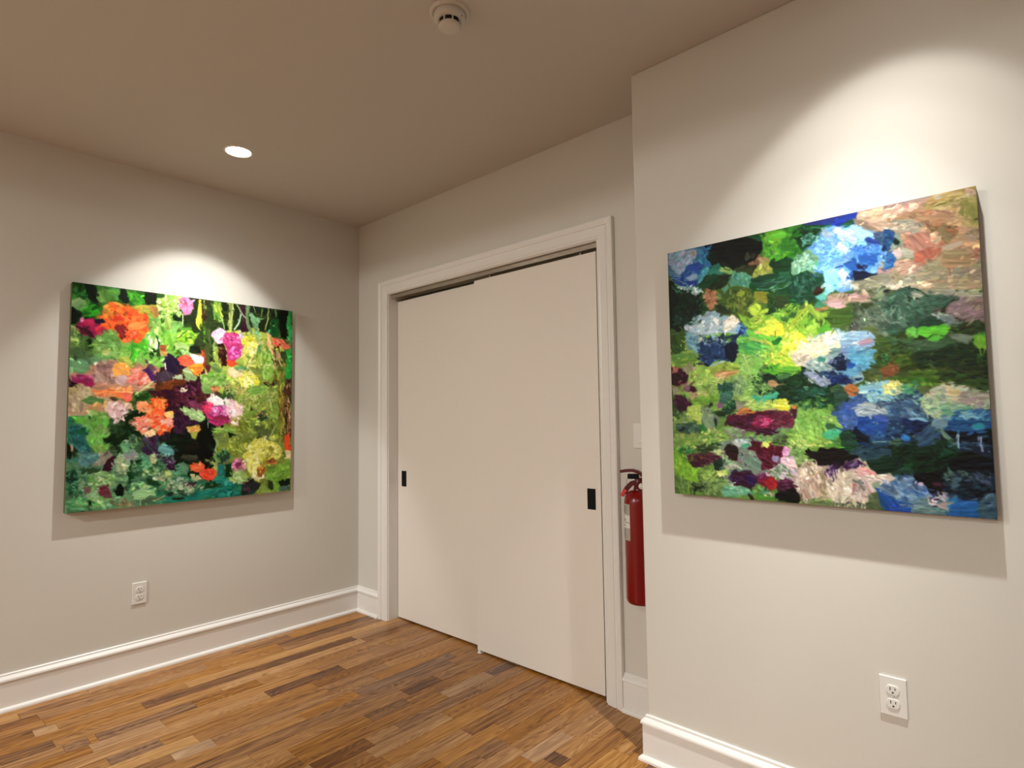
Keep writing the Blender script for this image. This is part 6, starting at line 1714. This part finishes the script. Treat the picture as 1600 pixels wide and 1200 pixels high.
# ------------------------------------------------------------------ paintings
def paint_material(name):
    m = bpy.data.materials.new(name); m.use_nodes = True; nt = m.node_tree; b = nt.nodes['Principled BSDF']
    a = nt.nodes.new('ShaderNodeAttribute'); a.attribute_name = 'paint'; nt.links.new(a.outputs['Color'], b.inputs['Base Color'])
    tc = nt.nodes.new('ShaderNodeTexCoord'); n = nt.nodes.new('ShaderNodeTexNoise'); n.inputs['Scale'].default_value = 350; n.inputs['Detail'].default_value = 2
    nt.links.new(tc.outputs['Object'], n.inputs['Vector']); bp = nt.nodes.new('ShaderNodeBump'); bp.inputs['Strength'].default_value = .15; bp.inputs['Distance'].default_value = .0004
    nt.links.new(n.outputs['Fac'], bp.inputs['Height']); nt.links.new(bp.outputs['Normal'], b.inputs['Normal'])
    b.inputs['Roughness'].default_value = .5; b.inputs['Specular IOR Level'].default_value = .16; return m
def painting(name, strokes, seed, n, place, loc_, label, gain, relief, edge_boxes, edge_mat):
    e = empty(name, loc_, label=label, cat='painting')
    p = Painter(n, seed); p.img[:] = .3; p.run(strokes); col = p.linear(gain)
    h = np.clip(p.h, -.6, 1.6)
    bd = np.minimum.outer(np.minimum(np.arange(n), n-1-np.arange(n)), np.full(n, 1e9)); bd = np.minimum(bd, bd.T); h = h*np.clip(bd/4.0, 0, 1)
    t = np.linspace(0, 1, n); U, V = np.meshgrid(t, t); co = place(U, V, h*relief).reshape(-1, 3)
    co = co-np.array(loc_)[None]
    me = bpy.data.meshes.new('canvas'); me.vertices.add(n*n); me.vertices.foreach_set('co', co.astype(np.float32).ravel())
    i = (np.arange(n-1)[:, None]*n+np.arange(n-1)[None]).ravel(); q = np.stack([i, i+n, i+n+1, i+1], 1).astype(np.int32)
    me.loops.add(q.size); me.loops.foreach_set('vertex_index', q.ravel()); me.polygons.add(len(q))
    me.polygons.foreach_set('loop_start', np.arange(0, q.size, 4, dtype=np.int32)); me.polygons.foreach_set('loop_total', np.full(len(q), 4, np.int32))
    me.polygons.foreach_set('use_smooth', np.ones(len(q), bool)); me.update(calc_edges=True)
    at = me.attributes.new('paint', 'FLOAT_COLOR', 'POINT'); c4 = np.ones((n*n, 4), np.float32); c4[:, :3] = col.reshape(-1, 3); at.data.foreach_set('color', c4.ravel())
    me.materials.append(paint_material('oil_paint_'+name)); o = bpy.data.objects.new('canvas', me); COL.objects.link(o); o.parent = e
    mb = MB()
    for a, b in edge_boxes: mb.box(a, b)
    mb.build('canvas_edge', edge_mat, e, bevel=.0015)
M_edgeA = mat('canvas_edge_green', (.085, .085, .035), .7, var=(14, .5)); M_edgeC = mat('canvas_edge_grey', (.17, .145, .14), .7, var=(12, .35))
DA, DC = .040, .044
ay0, ay1, az0, az1 = -1.7063, -.5293, .8895, 2.0597
cx0, cx1, cz0, cz1 = 2.6202, 3.5540, 1.0419, 1.9580
painting('painting', STROKES_A, 3, 600, lambda U, V, h: np.stack([DA+h, ay0+(ay1-ay0)*U, az1-(az1-az0)*V], -1), (0, (ay0+ay1)/2, az0),
    'square floral abstract painting with orange, pink and yellow blooms on the left wall', .86, .0009,
    [((.001, ay0+.0006, az0+.0006), (DA-.0004, ay1-.0006, az1-.0006))], M_edgeA)
painting('painting', STROKES_C, 5, 640, lambda U, V, h: np.stack([cx0+(cx1-cx0)*U, YC-DC-h, cz1-(cz1-cz0)*V], -1), ((cx0+cx1)/2, YC, cz0),
    'abstract painting of blue hydrangea shapes over green and plum strokes on the right wall', .80, .0009,
    [((cx0+.0006, YC-.001, cz0+.0006), (cx1-.0006, YC-DC+.0004, cz1-.0006))], M_edgeC)
